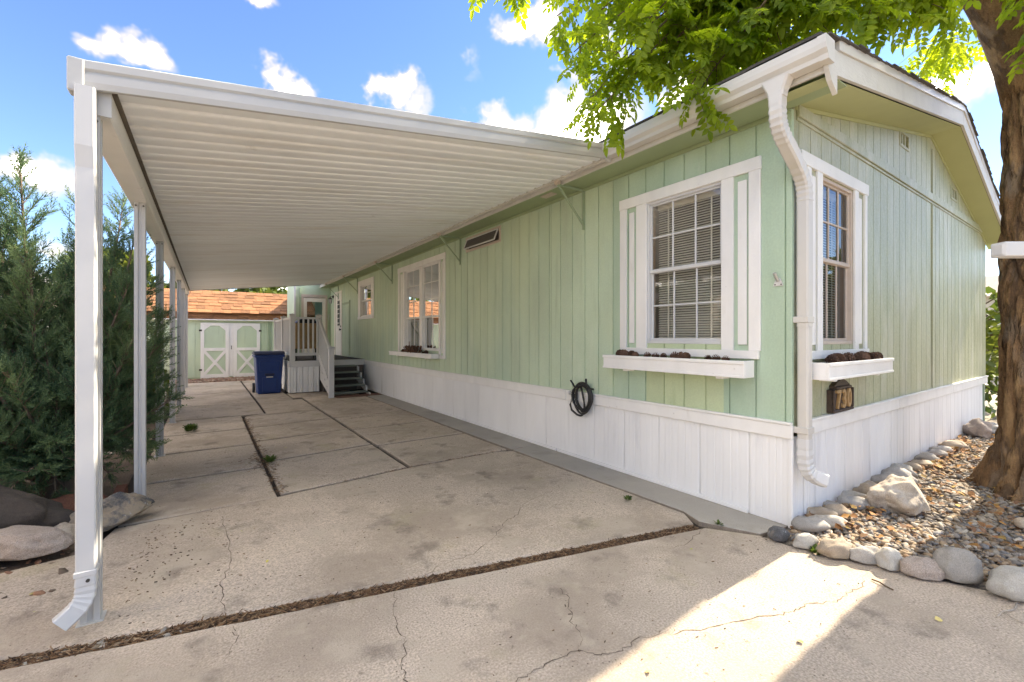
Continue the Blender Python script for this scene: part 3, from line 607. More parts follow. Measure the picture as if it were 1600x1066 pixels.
# rake fascia, drip edge and sloped soffit on the gable
def rake_piece(name, a, b, top0, top1, d0, d1, mat, parent=rf):
    m = MB(); V_ = []
    for x in (a,b):
        y = rake_y(x); V_ += [(x,y+d0,rz(x)+top0),(x,y+d1,rz(x)+top0),(x,y+d1,rz(x)+top1),(x,y+d0,rz(x)+top1)]
    m.add(V_, [(0,1,2,3),(4,7,6,5),(0,4,5,1),(1,5,6,2),(2,6,7,3),(3,7,4,0)]); return m.build(name, mat, parent)
for (a,b) in ((OX+.12,RX-.002),(RX+.002,XR+.3)):
    rake_piece('rake_board', a, b, -.215, -.004, -.003, .020, 'rake_white')
    n = 2
    for k in range(n): rake_piece('drip_edge', a+(b-a)*k/n+.002, a+(b-a)*(k+1)/n-.002, -.062, .002, -.016, -.0035, 'gutter_white')
m = MB()
for (a,b) in ((OX+.02,RX),(RX,XR+.28)):
    m.add([(a,rake_y(a)+.021,soff(a)+.005),(b,rake_y(b)+.021,soff(b)+.005),(b,.0,soff(b)+.005),(a,.0,soff(a)+.005)], [(0,1,2,3)])
m.build('gable_soffit', 'gable_soffit', rf, fix=False)
m = MB()
for (a,b) in ((.04,RX),(RX,XR)): m.bar((a,-.018,soff(a)-.012),(b,-.018,soff(b)-.012),.010,.03)
m.build('soffit_moulding', 'gable_soffit', rf)
# boxed corner return where rake meets eave
m = MB(); m.prism([(OX-.02,3.055),(OX+.03,2.99),(OX+.118,2.93),(OX+.118,3.20),(OX-.02,3.20)], lambda u,w,t: (u,t,w), -.372, -.345); m.build('corner_return', 'rake_white', rf)
# flat soffit and fascia along the long eave
m = MB(); m.box(OX+.022,-.012,-.345,YB+.25,3.062,3.072); m.build('eave_soffit', 'green_soffit', rf)
m = MB(); m.box(-.012-.02,-.0125,.0,YB,3.03,3.0615,.003); m.build('soffit_moulding', 'green_soffit', rf)
for k in range(6): a = -.345+k*3; m = MB(); m.box(OX,OX+.021,a,a+2.997,3.04,3.19,.003); m.build('fascia', 'rake_white', rf)
m = MB(); m.box(-.26,-.16,2.42,2.62,3.052,3.061,.003); sv = m.build('soffit_vent', 'sash_tan', rf)
# gutter (K profile) from the gable corner to the carport
gp = [(-.002,3.20),(-.002,3.075),(-.085,3.075),(-.092,3.10),(-.118,3.125),(-.125,3.155),(-.125,3.20),(-.118,3.20),(-.118,3.157),(-.112,3.13),(-.086,3.106),(-.08,3.083),(-.008,3.083),(-.008,3.20)]
m = MB(); m.prism(gp, lambda u,w,t: (OX-.003+u,t,w), -.352, 1.40); gu = m.build('gutter', 'gutter_white', HOME)
m = MB(); m.prism([(-.0,3.203),(-.0,3.07),(-.088,3.07),(-.096,3.10),(-.122,3.125),(-.129,3.155),(-.129,3.203)], lambda u,w,t: (OX-.003+u,t,w), -.40, -.3525); m.build('gutter_end_cap', 'gutter_white', gu)
m = MB(); m.prism([(-.0,3.202),(-.0,3.071),(-.087,3.071),(-.094,3.10),(-.121,3.124),(-.128,3.155),(-.128,3.202)], lambda u,w,t: (OX-.003+u,t,w), 1.4005, 1.46); m.build('gutter_joint', 'gutter_white', gu)
# downspout with crimped elbows
def rrect(w, h, r=.012):
    return [(-w+r,-h),(w-r,-h),(w,-h+r),(w,h-r),(w-r,h),(-w+r,h),(-w,h-r),(-w,-h+r)]
def bez(p0,p1,p2,p3,n): return [tuple((1-t)**3*a+3*(1-t)**2*t*b+3*(1-t)*t*t*c+t**3*d for a,b,c,d in zip(p0,p1,p2,p3)) for t in [i/n for i in range(n+1)]]
m = MB(); m.sweep([(-.425,-.10,3.078),(-.425,-.10,3.0),(-.425,-.10,2.965)], lambda i: rrect([.085,.052,.047][i],[.05,.042,.04][i]), up=(1,0,0)); ds = m.build('downspout', 'gutter_white', HOME)
path = [(-.425,-.10,2.97),(-.425,-.10,2.92)] + bez((-.425,-.10,2.90),(-.425,-.10,2.80),(-.39,-.095,2.77),(-.30,-.09,2.72),12) + bez((-.27,-.088,2.705),(-.22,-.086,2.68),(-.20,-.085,2.665),(-.16,-.083,2.645),3) + bez((-.14,-.08,2.635),(.03,-.07,2.55),(.055,-.07,2.50),(.055,-.07,2.38),12)
k = MB(); k.sweep(path, lambda i: [(a*(1.0+(.08 if i % 2 else -.03) if 1 < i < 15 or i > 19 else 1.04), b*(1.0+(.08 if i % 2 else -.03) if 1 < i < 15 or i > 19 else 1.04)) for a,b in rrect(.047,.040)], up=(.0,1,0)); k.build('elbow', 'gutter_white', ds)
k = MB(); k.sweep([(.055,-.07,2.42),(.055,-.07,1.47)], rrect(.046,.040), up=(0,1,0)); k.build('pipe', 'gutter_white', ds)
k = MB(); k.sweep([(.055,-.07,1.49),(.055,-.07,.62)], rrect(.042,.037), up=(0,1,0)); k.build('pipe', 'gutter_white', ds)
k = MB(); k.sweep([(.055,-.07,.66),(.055,-.07,.60)] + bez((.055,-.07,.58),(.055,-.07,.44),(.06,-.08,.42),(.105,-.12,.385),11) + [(.125,-.14,.372),(.15,-.165,.36)], lambda i: [(a*(1.09 if i % 2 else .97), b*(1.09 if i % 2 else .97)) if 1 < i < 13 else (a*1.03,b*1.03) for a,b in rrect(.045,.039)], up=(0,1,0)); k.build('elbow', 'white_vinyl', ds)
for z in (1.50,.70): k = MB(); k.box(.002,.108,-.113,-.012,z,z+.045,.003); k.build('strap', 'gutter_white', ds)
# steel eave brackets
for yb in (2.13,5.06,8.33,11.12,13.3):
    b = MB(); b.box(-.016-.018,-.0165,yb-.011,yb+.011,2.60,3.03); br = b.build('eave_bracket', 'green_trim', HOME)
    b = MB(); b.bar((-.02,yb,2.65),(-.40,yb,3.035),.016,.022,(0,1,0)); b.build('brace', 'green_trim', br)
    b = MB(); b.box(-.40,-.035,yb-.010,yb+.010,3.030,3.05); b.build('arm', 'green_trim', br)
    b = MB(); b.box(-.43,-.385,yb-.03,yb+.03,3.036,3.075,.003); b.build('clip', 'sash_tan', br)

# far entrance vestibule ------------------------------------------------
VE = root('entry_vestibule', (-.56,14.6,0), 'small green vestibule with glazed screen door behind the porch', 'vestibule')
m = MB(); m.box(-1.13,-.93,14.4,16.0,0,3.2); m.box(-.93,-.12,14.43,16.0,2.80,3.2); m.box(-.12,-.02,14.42,16,0,3.2); m.box(-.93,-.12,15.9,16,0,1.5); m.build('wall', 'siding', VE)
m = MB(); m.box(-1.15,-1.09,14.37,14.42,.0,3.1,.004); m.build('corner_post', 'white_vinyl', VE)
m = MB(); m.box(-1.0,-.96,14.375,14.399,.8,3.0,.003); m.build('trim_strip', 'green_trim', VE)
m = MB(); m.box(-.93,-.86,14.385,14.45,.82,2.80,.003); m.box(-.18,-.12,14.385,14.45,.82,2.80,.003); m.box(-.86,-.18,14.385,14.45,2.70,2.80,.003); dd = m.build('door', 'sash_tan', VE)
m = MB(); m.box(-.86,-.76,14.40,14.43,.83,2.69,.003); m.box(-.28,-.18,14.40,14.43,.83,2.69,.003); m.box(-.76,-.28,14.40,14.43,2.56,2.69,.003); m.box(-.76,-.28,14.40,14.43,.83,1.0,.003); m.box(-.76,-.28,14.40,14.43,1.74,1.80,.003); m.build('door_frame', 'door_white', dd)
m = MB(); m.add([(-.76,14.415,1.80),(-.28,14.415,1.80),(-.28,14.415,2.56),(-.76,14.415,2.56)], [(0,1,2,3)]); m.build('pane', 'glass', dd, fix=False)
m = MB(); m.box(-.76,-.28,14.41,14.42,1.0,1.74); m.build('door_panel', 'aqua', dd)
m = MB(); m.box(-.50,-.2,14.45,14.46,1.0,2.6); m.build('aqua_curtain', 'aqua', dd)
m = MB(); m.tube([(-.24,14.40,1.5),(-.24,14.35,1.5),(-.30,14.35,1.5)], .012, 6); m.build('door_handle', 'dark_metal', dd)
m = MB(); m.box(-.09,-.06,14.405,14.42,1.95,2.15,.002); m.build('switch_plate', 'white_vinyl', VE)
LA = root('wall_lamp', (-.075,14.0,2.55), 'small black lantern lamp on green wall beside the white door', 'lamp')
m = MB(); m.tube([(-.015,13.98,2.72),(-.05,13.98,2.72)], .05, 10); m.build('wall_plate', 'dark_metal', LA)
m = MB(); m.tube([(-.05,13.98,2.72),(-.11,13.98,2.74),(-.12,13.98,2.70)], .01, 6); m.tube([(-.12,13.98,2.70),(-.12,13.98,2.64)], lambda i: [.02,.075][i], 8); m.build('hood', 'dark_metal', LA)
m = MB(); m.tube([(-.12,13.98,2.638),(-.12,13.98,2.50)], lambda i: [.055,.04][i], 8); m.build('lamp_glass', 'white_vinyl', LA)
for k in range(4):
    c_, s_ = math.cos(k*1.571+.785), math.sin(k*1.571+.785); m = MB(); m.bar((-.12+.06*c_,13.98+.06*s_,2.64),(-.12+.045*c_,13.98+.045*s_,2.49),.008,.008); m.build('cage_bar', 'dark_metal', LA)

# ------------------------------------------------------------------ carport
CP = root('carport', (-2.2,7.5,0), 'long white metal carport with corrugated pan roof on slim posts', 'carport')
CY0, CY1 = 1.42, 13.75
def cz(x, y):                                      # underside of the pans
    zl = 2.605 + .0065*(y-CY0); zr = 3.095
    return zl + (zr-zl)*(x+3.95)/(3.95-.39)
PW = .1541; NP = int((CY1-CY0)/PW)
for i in range(NP):
    y = CY0+i*PW; m = MB(); pr = [(0,.040),(.010,.040),(.026,.005),(.042,0),(.128,0),(.142,.010),(PW,.040)]
    n = len(pr); vs = []
    for x in (-3.99,-3.0,-2.0,-1.2,-.385): vs += [(x,y+a,cz(x,y+a)+b) for a,b in pr]
    m.add(vs, [(r*n+j,r*n+j+1,(r+1)*n+j+1,(r+1)*n+j) for r in range(4) for j in range(n-1)])
    m.build('roof_pan', 'carport_pan', CP, fix=False)
m = MB()                                           # roof skin above the pans and dark closure at the house end
m.add([(x,y,cz(x,y)+.075) for x,y in ((-4.0,CY0),(-.36,CY0),(-.36,CY1),(-4.0,CY1))], [(0,1,2,3)]); m.build('roof_skin', 'carport_white', CP, fix=False)
m = MB(); m.box(-.39,-.372,CY0+.05,CY1,3.112,3.175); m.build('closure_strip', 'pan_closure', CP)
for k in range(5): a = 1.46+k*2.46; m = MB(); m.box(-.415,-.365,a,min(a+2.457,CY1),3.072,3.108,.004); m.build('hanger_rail', 'gutter_white', CP)
# front and rear fascia channels (stepped face)
def fascia_ch(y, s, name):
    a, b = -4.01, -.45
    pr = [(0,-.018),(s*.022,-.018),(s*.030,.010),(s*.030,.048),(s*.012,.056),(s*.012,.066),(s*.026,.076),(s*.026,.112),(s*.010,.122),(0,.122)]
    m = MB(); V_ = []
    for x in (a,b): V_ += [(x,y-u_,cz(x,CY0 if s > 0 else CY1)+w_) for u_,w_ in pr]
    n = len(pr); m.add(V_, [tuple(range(n)), tuple(range(n,2*n))[::-1]] + [(i,(i+1)%n,n+(i+1)%n,n+i) for i in range(n)]); return m.build(name, 'carport_white', CP)
fc = fascia_ch(CY0, 1, 'front_fascia'); fascia_ch(CY1, -1, 'rear_fascia')
m = MB(); x = -4.105; zt = cz(x,CY0); m.box(-4.045,-3.985,CY0-.036,CY0+.04,zt-.03,zt+.13,.006); m.build('corner_cap', 'carport_white', fc)
m = MB(); m.prism([(-.45,3.06),(-.385,3.045),(-.385,3.20),(-.45,3.205)], lambda u,w,t: (u,t,w), CY0-.032, CY0+.0); m.build('end_cap', 'carport_white', fc)
# gutter beam along the posts
m = MB(); L_ = []
pr = [(-4.02,-.12),(-3.905,-.12),(-3.895,-.105),(-3.895,.0),(-3.915,.0),(-3.915,-.095),(-4.005,-.095),(-4.005,.125),(-4.03,.125),(-4.03,-.105)]
V_ = []
for y in (CY0+.03,CY1): V_ += [(u_,y,cz(-3.95,y)+w_) for u_,w_ in pr]
n = len(pr); m.add(V_, [tuple(range(n)), tuple(range(n,2*n))[::-1]] + [(i,(i+1)%n,n+(i+1)%n,n+i) for i in range(n)]); m.build('gutter_beam', 'carport_beam', CP)
m = MB(); m.bar((-3.885,CY0+.03,cz(-3.95,CY0)+.003),(-3.885,CY1,cz(-3.95,CY1)+.003),.02,.016); m.build('beam_seal', 'pan_closure', CP)
# posts
def post(x, y, z0, z1, first=False):
    w, d = .036, .036
    pr = [(-w,-d),(-.012,-d),(-.008,-d+.010),(.008,-d+.010),(.012,-d),(w,-d),(w,-.012),(w-.010,-.008),(w-.010,.008),(w,.012),(w,d),(-w,d),(-w,.012),(-w+.010,.008),(-w+.010,-.008),(-w,-.012)]
    m = MB(); m.prism(pr, lambda u,v,t: (x+u,y+v,t), z0, z1); o = m.build('post', 'carport_white', CP, fix=True)
    k = MB(); k.box(x-.05,x+.05,y-.05,y+.05,z0-.001,z0+.006); k.build('foot', 'carport_white', o)
    for s in (-1,1):
        k = MB(); k.tube([(x+s*.024,y-.0365,z1-.03),(x+s*.024,y-.044,z1-.03)], .007, 6); k.build('screw', 'dark_metal', o)
    return o
PY = [1.49,3.24,5.10,7.50,9.6,11.6,13.5]
for y in PY: post(-3.975 if y < 2 else -3.955, y, .003, cz(-3.95,y)-.12)
# gutter downspout strapped to the first post
sx, sy = -3.98, 1.41
m = MB(); m.box(-4.03,-3.895,CY0+.022,CY0+.0295,cz(-3.95,CY0)-.122,cz(-3.95,CY0)+.10); m.build('beam_end_cap', 'carport_white', CP)
m = MB(); m.sweep([(sx,sy-.02,cz(-3.98,1.42)-.02),(sx,sy-.02,2.3),(sx,sy,2.2),(sx,sy,.24)], rrect(.036,.030,.006), up=(0,1,0)); dsp = m.build('downspout', 'white_vinyl', CP)
k = MB(); k.sweep([(sx,sy,.26),(sx,sy,.225)] + bez((sx,sy,.215),(sx,sy,.16),(sx-.01,sy-.015,.14),(sx-.035,sy-.025,.115),8) + [(sx-.055,sy-.034,.098),(sx-.085,sy-.045,.075)], lambda i: [(a*(1.07 if i % 2 else .99), b*(1.07 if i % 2 else .99)) if i < 10 else (a,b) for a,b in rrect(.037,.031,.006)], up=(0,1,0)); k.build('elbow', 'white_vinyl', dsp)
k = MB(); k.box(sx-.041,sx+.041,sy-.034,sy+.042,.265,.29,.002); k.build('strap', 'white_vinyl', dsp)
k = MB(); k.tube([(sx+.01,sy-.030,.245),(sx+.01,sy-.038,.245)], .008, 8); k.build('screw', 'dark_metal', dsp)

# ------------------------------------------------------------------ porch
PO = root('porch', (-.9,11.8,0), 'raised white porch with picket railing and stairs against green wall', 'porch')
DX0, DY0, DY1, DZ = -1.84, 10.45, 14.35, .80
m = MB(); m.box(DX0+.01,-.03,DY0+.01,DY1,DZ-.03,DZ); m.build('deck_floor', 'deck_carpet', PO)
for (a,b) in ((DX0,-1.13),(-1.128,-.02)): m = MB(); m.box(a,b,DY0-.03,DY0+.008,DZ-.15,DZ-.002,.004); m.build('fascia_board', 'white_vinyl', PO)
m = MB(); m.box(DX0-.02,DX0+.008,DY0+.01,DY1,DZ-.15,DZ-.002,.004); m.build('fascia_board', 'white_vinyl', PO)
k = 0; x = DX0+.03
while x < -1.2: skirt_panel(lambda u,z,d: (u,DY0-.008-d,z), x, x+.13, .02, DZ-.15, 1, parent=PO, dp=.016); x += .13
y = DY0+.03
while y < DY1-.2: skirt_panel(lambda u,z,d: (DX0-d,u,z), y, y+.2, .02, DZ-.15, 2, parent=PO); y += .2
m = MB(); m.sweep([(DX0+.02+.028*math.cos(t)-.028, DY0+.02-.028*math.sin(t), .02) for t in (1.57,)]+[(DX0-.005,DY0+.01,DZ-.15)], rrect(.028,.028,.012), up=(0,1,0)) if False else m.box(DX0-.012,DX0+.03,DY0-.018,DY0+.03,.02,DZ-.15,.012); m.build('skirting_corner', 'skirt', PO)
m = MB(); m.box(DX0+.05,-.05,DY0+.05,DY1-.05,.0,DZ-.16); m.build('deck_frame', 'interior', PO)
def rail_post(x, y, z0, z1, w=.055, cap=True):
    m = MB(); m.box(x-w,x+w,y-w,y+w,z0,z1,.005); o = m.build('railing_post', 'white_vinyl', PO)
    if cap:
        c_ = MB(); c_.box(x-w*1.35,x+w*1.35,y-w*1.35,y+w*1.35,z1,z1+.022,.005); c_.box(x-w*1.12,x+w*1.12,y-w*1.12,y+w*1.12,z1-.03,z1-.001,.004)
        b_ = w*1.2; c_.add([(x-b_,y-b_,z1+.022),(x+b_,y-b_,z1+.022),(x+b_,y+b_,z1+.022),(x-b_,y+b_,z1+.022),(x,y,z1+.05)], [(0,1,4),(1,2,4),(2,3,4),(3,0,4)]); c_.build('post_cap', 'white_vinyl', o)
    return o
for (x,y) in ((-1.77,10.47),(-1.77,11.95),(-1.77,13.55),(-1.16,10.47)): rail_post(x, y, DZ-.04, 1.92)
rail_post(-1.17,9.10,.0,1.13)
def railing(a, b, nb, z0=.90, z1=1.86):
    a, b = Vector(a), Vector(b); up = (0,0,1); m = MB()
    m.bar((a.x,a.y,a.z+z1-.8),(b.x,b.y,b.z+z1-.8),.055,.05); r = m.build('railing', 'white_vinyl', PO)
    m = MB(); m.bar((a.x,a.y,a.z+z0-.8+.06),(b.x,b.y,b.z+z0-.8+.06),.05,.07); m.build('bottom_rail', 'white_vinyl', r)
    for i in range(nb):
        p = a.lerp(b, (i+.7)/(nb+.4)); m = MB(); m.box(p.x-.019,p.x+.019,p.y-.019,p.y+.019,p.z+z0-.8+.09,p.z+z1-.8-.022,.003); m.build('baluster', 'white_vinyl', r)
railing((-1.71,10.47,.8),(-1.22,10.47,.8),4); railing((-1.77,10.53,.8),(-1.77,11.9,.8),10); railing((-1.77,12.0,.8),(-1.77,13.5,.8),11)
# stairs
for i in range(5):
    y = DY0-.06-.235*i; z = DZ-.14-.145*i*.98; m = MB(); m.box(-1.10,-.30,y-.24,y+.02,z-.035,z,.006); t = m.build('tread', 'tread', PO)
for x in (-1.13,-.27):
    m = MB(); pts = [(DY0-.03,DZ-.15)]
    for i in range(5):
        y = DY0-.06-.235*i; z = DZ-.18-.142*i; pts += [(y-.25,z),(y-.25,z-.14)]
    pts = pts[:-1] + [(9.12,.0),(9.36,.0),(DY0-.03,DZ-.48)]
    m.prism(pts, lambda u,w,t: (t,u,w), x-.018, x+.018); m.build('stringer', 'white_vinyl', PO)
m = MB(); m.box(-1.1,-.3,10.2,10.40,.02,.62); m.build('stair_back', 'deck_carpet', PO)
a, b = Vector((-1.16,10.41,.84)), Vector((-1.17,9.15,.06)); m = MB(); m.bar((a.x,a.y,a.z+1.0),(b.x,b.y,b.z+1.0),.05,.06); r = m.build('stair_rail', 'white_vinyl', PO)
m = MB(); m.bar((a.x,a.y,a.z+.08),(b.x,b.y,b.z+.12),.045,.17); m.build('bottom_rail', 'white_vinyl', r)
for i in range(10): p = a.lerp(b,(i+.6)/10.2); m = MB(); m.box(p.x-.018,p.x+.018,p.y-.018,p.y+.018,p.z+.15,p.z+.98,.003); m.build('baluster', 'white_vinyl', r)
m = MB(); m.box(-1.08,-.05,8.92,9.30,.006,.016,.003); tag(m.build('door_mat', 'rug'), 'worn reddish mat on the concrete at the foot of the stairs', 'mat')
# grill cart standing on the porch
GC = root('grill_cart', (-1.3,11.3,DZ), 'tan and black barbecue cart standing behind the porch railing', 'grill')
m = MB(); m.box(-1.62,-1.08,11.1,11.5,DZ+.28,DZ+.95,.02); m.build('cabinet', 'cabinet_tan', GC)
m = MB(); m.prism([(-1.60+.54*i/10, DZ+.953+.16*math.sin(math.pi*i/10)) for i in range(11)], lambda u,w,t: (u,t,w), 11.08, 11.52); m.build('hood', 'black_rubber', GC)
for (x,y) in ((-1.59,11.13),(-1.11,11.13),(-1.59,11.47),(-1.11,11.47)): m = MB(); m.box(x-.02,x+.02,y-.02,y+.02,DZ,DZ+.285); m.build('leg', 'black_rubber', GC)
m = MB(); m.box(-1.57,-1.13,11.14,11.46,DZ+.10,DZ+.13); m.build('lower_shelf', 'black_rubber', GC)
m = MB(); m.tube([(-1.08,11.06,DZ+.75),(-1.0,11.06,DZ+.75),(-1.0,11.06,DZ+.45)], .015, 6); m.build('side_handle', 'black_rubber', GC)

# ------------------------------------------------------------------ recycling bin
BN = root('wheeled_bin', (-2.24,10.95,.004), 'blue wheeled bin with dark lid beside the porch', 'bin')
bx, by, bz = -2.24, 10.95, .004
def frus(m, x0,x1,y0,y1,z0, X0,X1,Y0,Y1,z1):
    m.add([(x0,y0,z0),(x1,y0,z0),(x1,y1,z0),(x0,y1,z0),(X0,Y0,z1),(X1,Y0,z1),(X1,Y1,z1),(X0,Y1,z1)], [(0,3,2,1),(4,5,6,7),(0,1,5,4),(1,2,6,5),(2,3,7,6),(3,0,4,7)])
m = MB(); frus(m, bx-.25,bx+.25,by-.24,by+.26,bz, bx-.30,bx+.30,by-.33,by+.33,bz+.92)
bd = m.build('body', 'blue_plastic', BN)
mod = bd.modifiers.new('bev','BEVEL'); mod.width = .035; mod.segments = 3
m = MB(); m.box(bx-.325,bx+.325,by-.355,by+.35,bz+.885,bz+.955,.02); m.build('rim', 'blue_plastic', bd)
m = MB(); frus(m, bx-.215,bx+.215,by-.305,by-.2,bz+.55, bx-.23,bx+.23,by-.343,by-.2,bz+.80); o = m.build('front_panel', 'blue_plastic', bd); mod = o.modifiers.new('bev','BEVEL'); mod.width=.015; mod.segments=2
m = MB(); frus(m, bx-.15,bx+.15,by-.272,by-.1,bz+.04, bx-.16,bx+.16,by-.305,by-.1,bz+.40); o = m.build('foot_panel', 'blue_plastic', bd); mod = o.modifiers.new('bev','BEVEL'); mod.width=.015; mod.segments=2
m = MB(); frus(m, bx-.10,bx+.10,by-.300,by-.2,bz+.44, bx-.10,bx+.10,by-.308,by-.2,bz+.50); m.build('grab_recess', 'dark_plastic', bd)
m = MB(); frus(m, bx-.07,bx+.07,by-.3085,by-.28,bz+.402, bx-.07,bx+.07,by-.3105,by-.28,bz+.425); m.build('label_sticker', 'white_vinyl', bd)
m = MB(); m.prism([(-.37,.957),(.36,.957),(.36,.985),(.05,1.035),(-.25,1.03),(-.37,.985)], lambda u,w,t: (t,by+u,bz+w), bx-.33, bx+.33); ld = m.build('lid', 'dark_plastic', BN); mod = ld.modifiers.new('bev','BEVEL'); mod.width=.015; mod.segments=2
m = MB(); m.tube([(bx-.25,by+.40,bz+.98),(bx+.25,by+.40,bz+.98)], .016, 8); m.build('handle', 'dark_plastic', BN, smooth=True)
for s in (-1,1): m = MB(); m.tube([(bx+s*.27,by+.28,bz+.12),(bx+s*.32,by+.28,bz+.12)], .12, 18); m.build('wheel', 'black_rubber', BN)

# ------------------------------------------------------------------ shed
SH = root('garden_shed', (-2.6,17.4,0), 'green garden shed with white barn doors and orange wood shingle roof', 'shed')
SY = 16.3; x = -6.2; 
while x < -.3: 
    m = MB(); m.box(x+.003,x+.197,SY,SY+.03,.05,2.0,.004); m.build('siding_board', 'siding', SH); x += .2
m = MB(); m.box(-6.2,-.15,SY+.031,SY+2.6,.0,2.0); m.build('body', 'siding', SH)
m = MB(); m.box(-6.35,-.1,SY-.14,SY+.03,1.94,1.975,.004); m.build('eave_board', 'white_wood', SH)
m = MB(); m.box(-1.72,-1.65,SY-.035,SY-.001,.05,1.93,.004); m.build('batten', 'green_trim', SH)
for (a,b) in ((-3.66,-2.87),(-2.74,-1.95)):
    m = MB(); m.box(a,b,SY-.03,SY-.001,.02,1.86); d = m.build('barn_door', 'siding', SH)
    def bdt(x0,x1,z0,z1): q = MB(); q.box(x0,x1,SY-.055,SY-.031,z0,z1,.003); q.build('door_trim', 'white_wood', d)
    bdt(a,a+.10,.02,1.86); bdt(b-.10,b,.02,1.86); bdt(a+.10,b-.10,1.76,1.86); bdt(a+.10,b-.10,.02,.14); bdt(a+.10,b-.10,.92,1.02)
    for s in (0,1):
        q = MB(); p0 = (a+.10,SY-.042,.14) if s == 0 else (b-.10,SY-.042,.14); p1 = (b-.10,SY-.042,.92) if s == 0 else (a+.10,SY-.042,.92); q.bar(p0,p1,.018-.004*s,.085,(0,0,1)); q.build('cross_brace', 'white_wood', d)
        q = MB(); xx = a+.10 if s == 0 else b-.10; g_ = 1 if s == 0 else -1; q.prism([(xx,1.76),(xx+g_*.17,1.76),(xx,1.60)], lambda u,w,t: (u,t,w), SY-.052, SY-.032); q.build('corner_gusset', 'white_wood', d)
    for z in (.3,1.6): q = MB(); xx = a if a < -3 else b; q.box(xx-.04,xx+.04,SY-.062,SY-.056,z-.03,z+.03); q.build('hinge', 'dark_metal', d)
m = MB(); m.box(-2.87,-2.74,SY-.028,SY-.001,.05,1.86,.003); m.build('door_mullion', 'white_wood', SH)
m = MB(); m.tube([(-2.80,SY-.03,.98),(-2.80,SY-.07,.98),(-2.80,SY-.07,1.08),(-2.80,SY-.03,1.08)], .012, 6); m.build('door_latch', 'dark_metal', SH)
# gambrel shingle roof: steep lower apron and gentler upper slope
m = MB(); m.add([(-6.35,SY-.10,1.975),(-.1,SY-.10,1.975),(-.1,SY-.05,2.24),(-6.35,SY-.05,2.24)], [(0,1,2,3)]); m.add([(-6.35,SY-.17,2.19),(-.1,SY-.17,2.19),(-.1,SY+1.35,3.02),(-6.35,SY+1.35,3.02),(-.1,SY+2.7,2.3),(-6.35,SY+2.7,2.3)], [(0,1,2,3),(3,2,4,5)]); srf = m.build('roof', 'cedar', SH, fix=False)
def shrow(pa, pb, k, n, parent, x0, x1, mat, th=.016, wmin=.2, wmax=.42):
    a = Vector(pa).lerp(Vector(pb), k/n); b = Vector(pa).lerp(Vector(pb), (k+1.25)/n); nrm = Vector((0,-(b.z-a.z),b.y-a.y)).normalized()
    x = x0+rnd.uniform(0,.2)
    while x < x1:
        w = rnd.uniform(wmin,wmax); e = min(x+w,x1); j = rnd.uniform(-.012,.012); q = MB(); lift = nrm*(th+rnd.uniform(0,.008)); base = nrm*.003
        A = a+Vector((0,0,j))
        q.add([(x,A.y+base.y,A.z+base.z),(e-.008,A.y+base.y,A.z+base.z),(e-.008,b.y+base.y,b.z+base.z),(x,b.y+base.y,b.z+base.z),(x,A.y+lift.y,A.z+lift.z),(e-.008,A.y+lift.y,A.z+lift.z),(e-.008,b.y+base.y*1.5,b.z+base.z*1.5),(x,b.y+base.y*1.5,b.z+base.z*1.5)], [(0,3,2,1),(4,5,6,7),(0,1,5,4),(1,2,6,5),(3,0,4,7)])
        q.build('shingle', mat, parent, fix=False); x = e
for k in range(3): shrow((0,SY-.10,1.975),(0,SY-.05,2.24),k,3,srf,-6.35,-.1,'cedar')
for k in range(7): shrow((0,SY-.17,2.19),(0,SY+1.35,3.02),k,7,srf,-6.35,-.1,'cedar')

# ------------------------------------------------------------------ things on the walls
def pine_cone(c, r, rot, label, group, proto={}):
    if 'o' not in proto:
        m = MB()
        for k in range(46):
            t = k/45; ang = k*2.39996; rad = math.sin(math.pi*(.12+.80*t))**.8*1.0; z = (t-.5)*1.7
            d = Vector((math.cos(ang)*rad, math.sin(ang)*rad, z+.18)); tn = Vector((-math.sin(ang),math.cos(ang),0))*.26*(.5+rad*.6); i_ = Vector((math.cos(ang)*.2,math.sin(ang)*.2,z-.05))
            m.add([i_-tn*.5, i_+tn*.5, d+tn, d-tn, d*1.06-Vector((0,0,.06))], [(0,1,2,3),(3,2,4)])
        m.tube([(0,0,-.85),(0,0,.85)], .24, 6)
        proto['o'] = m.build('pine_cone', 'cone', None, org=(0,0,0), fix=False); o = proto['o']
    else: o = dup(proto['o'], (0,0,0), None, False)
    o.location = c; o.scale = (r,r,r*1.05); o.rotation_euler = rot; return tag(o, label, 'pine cone', group)
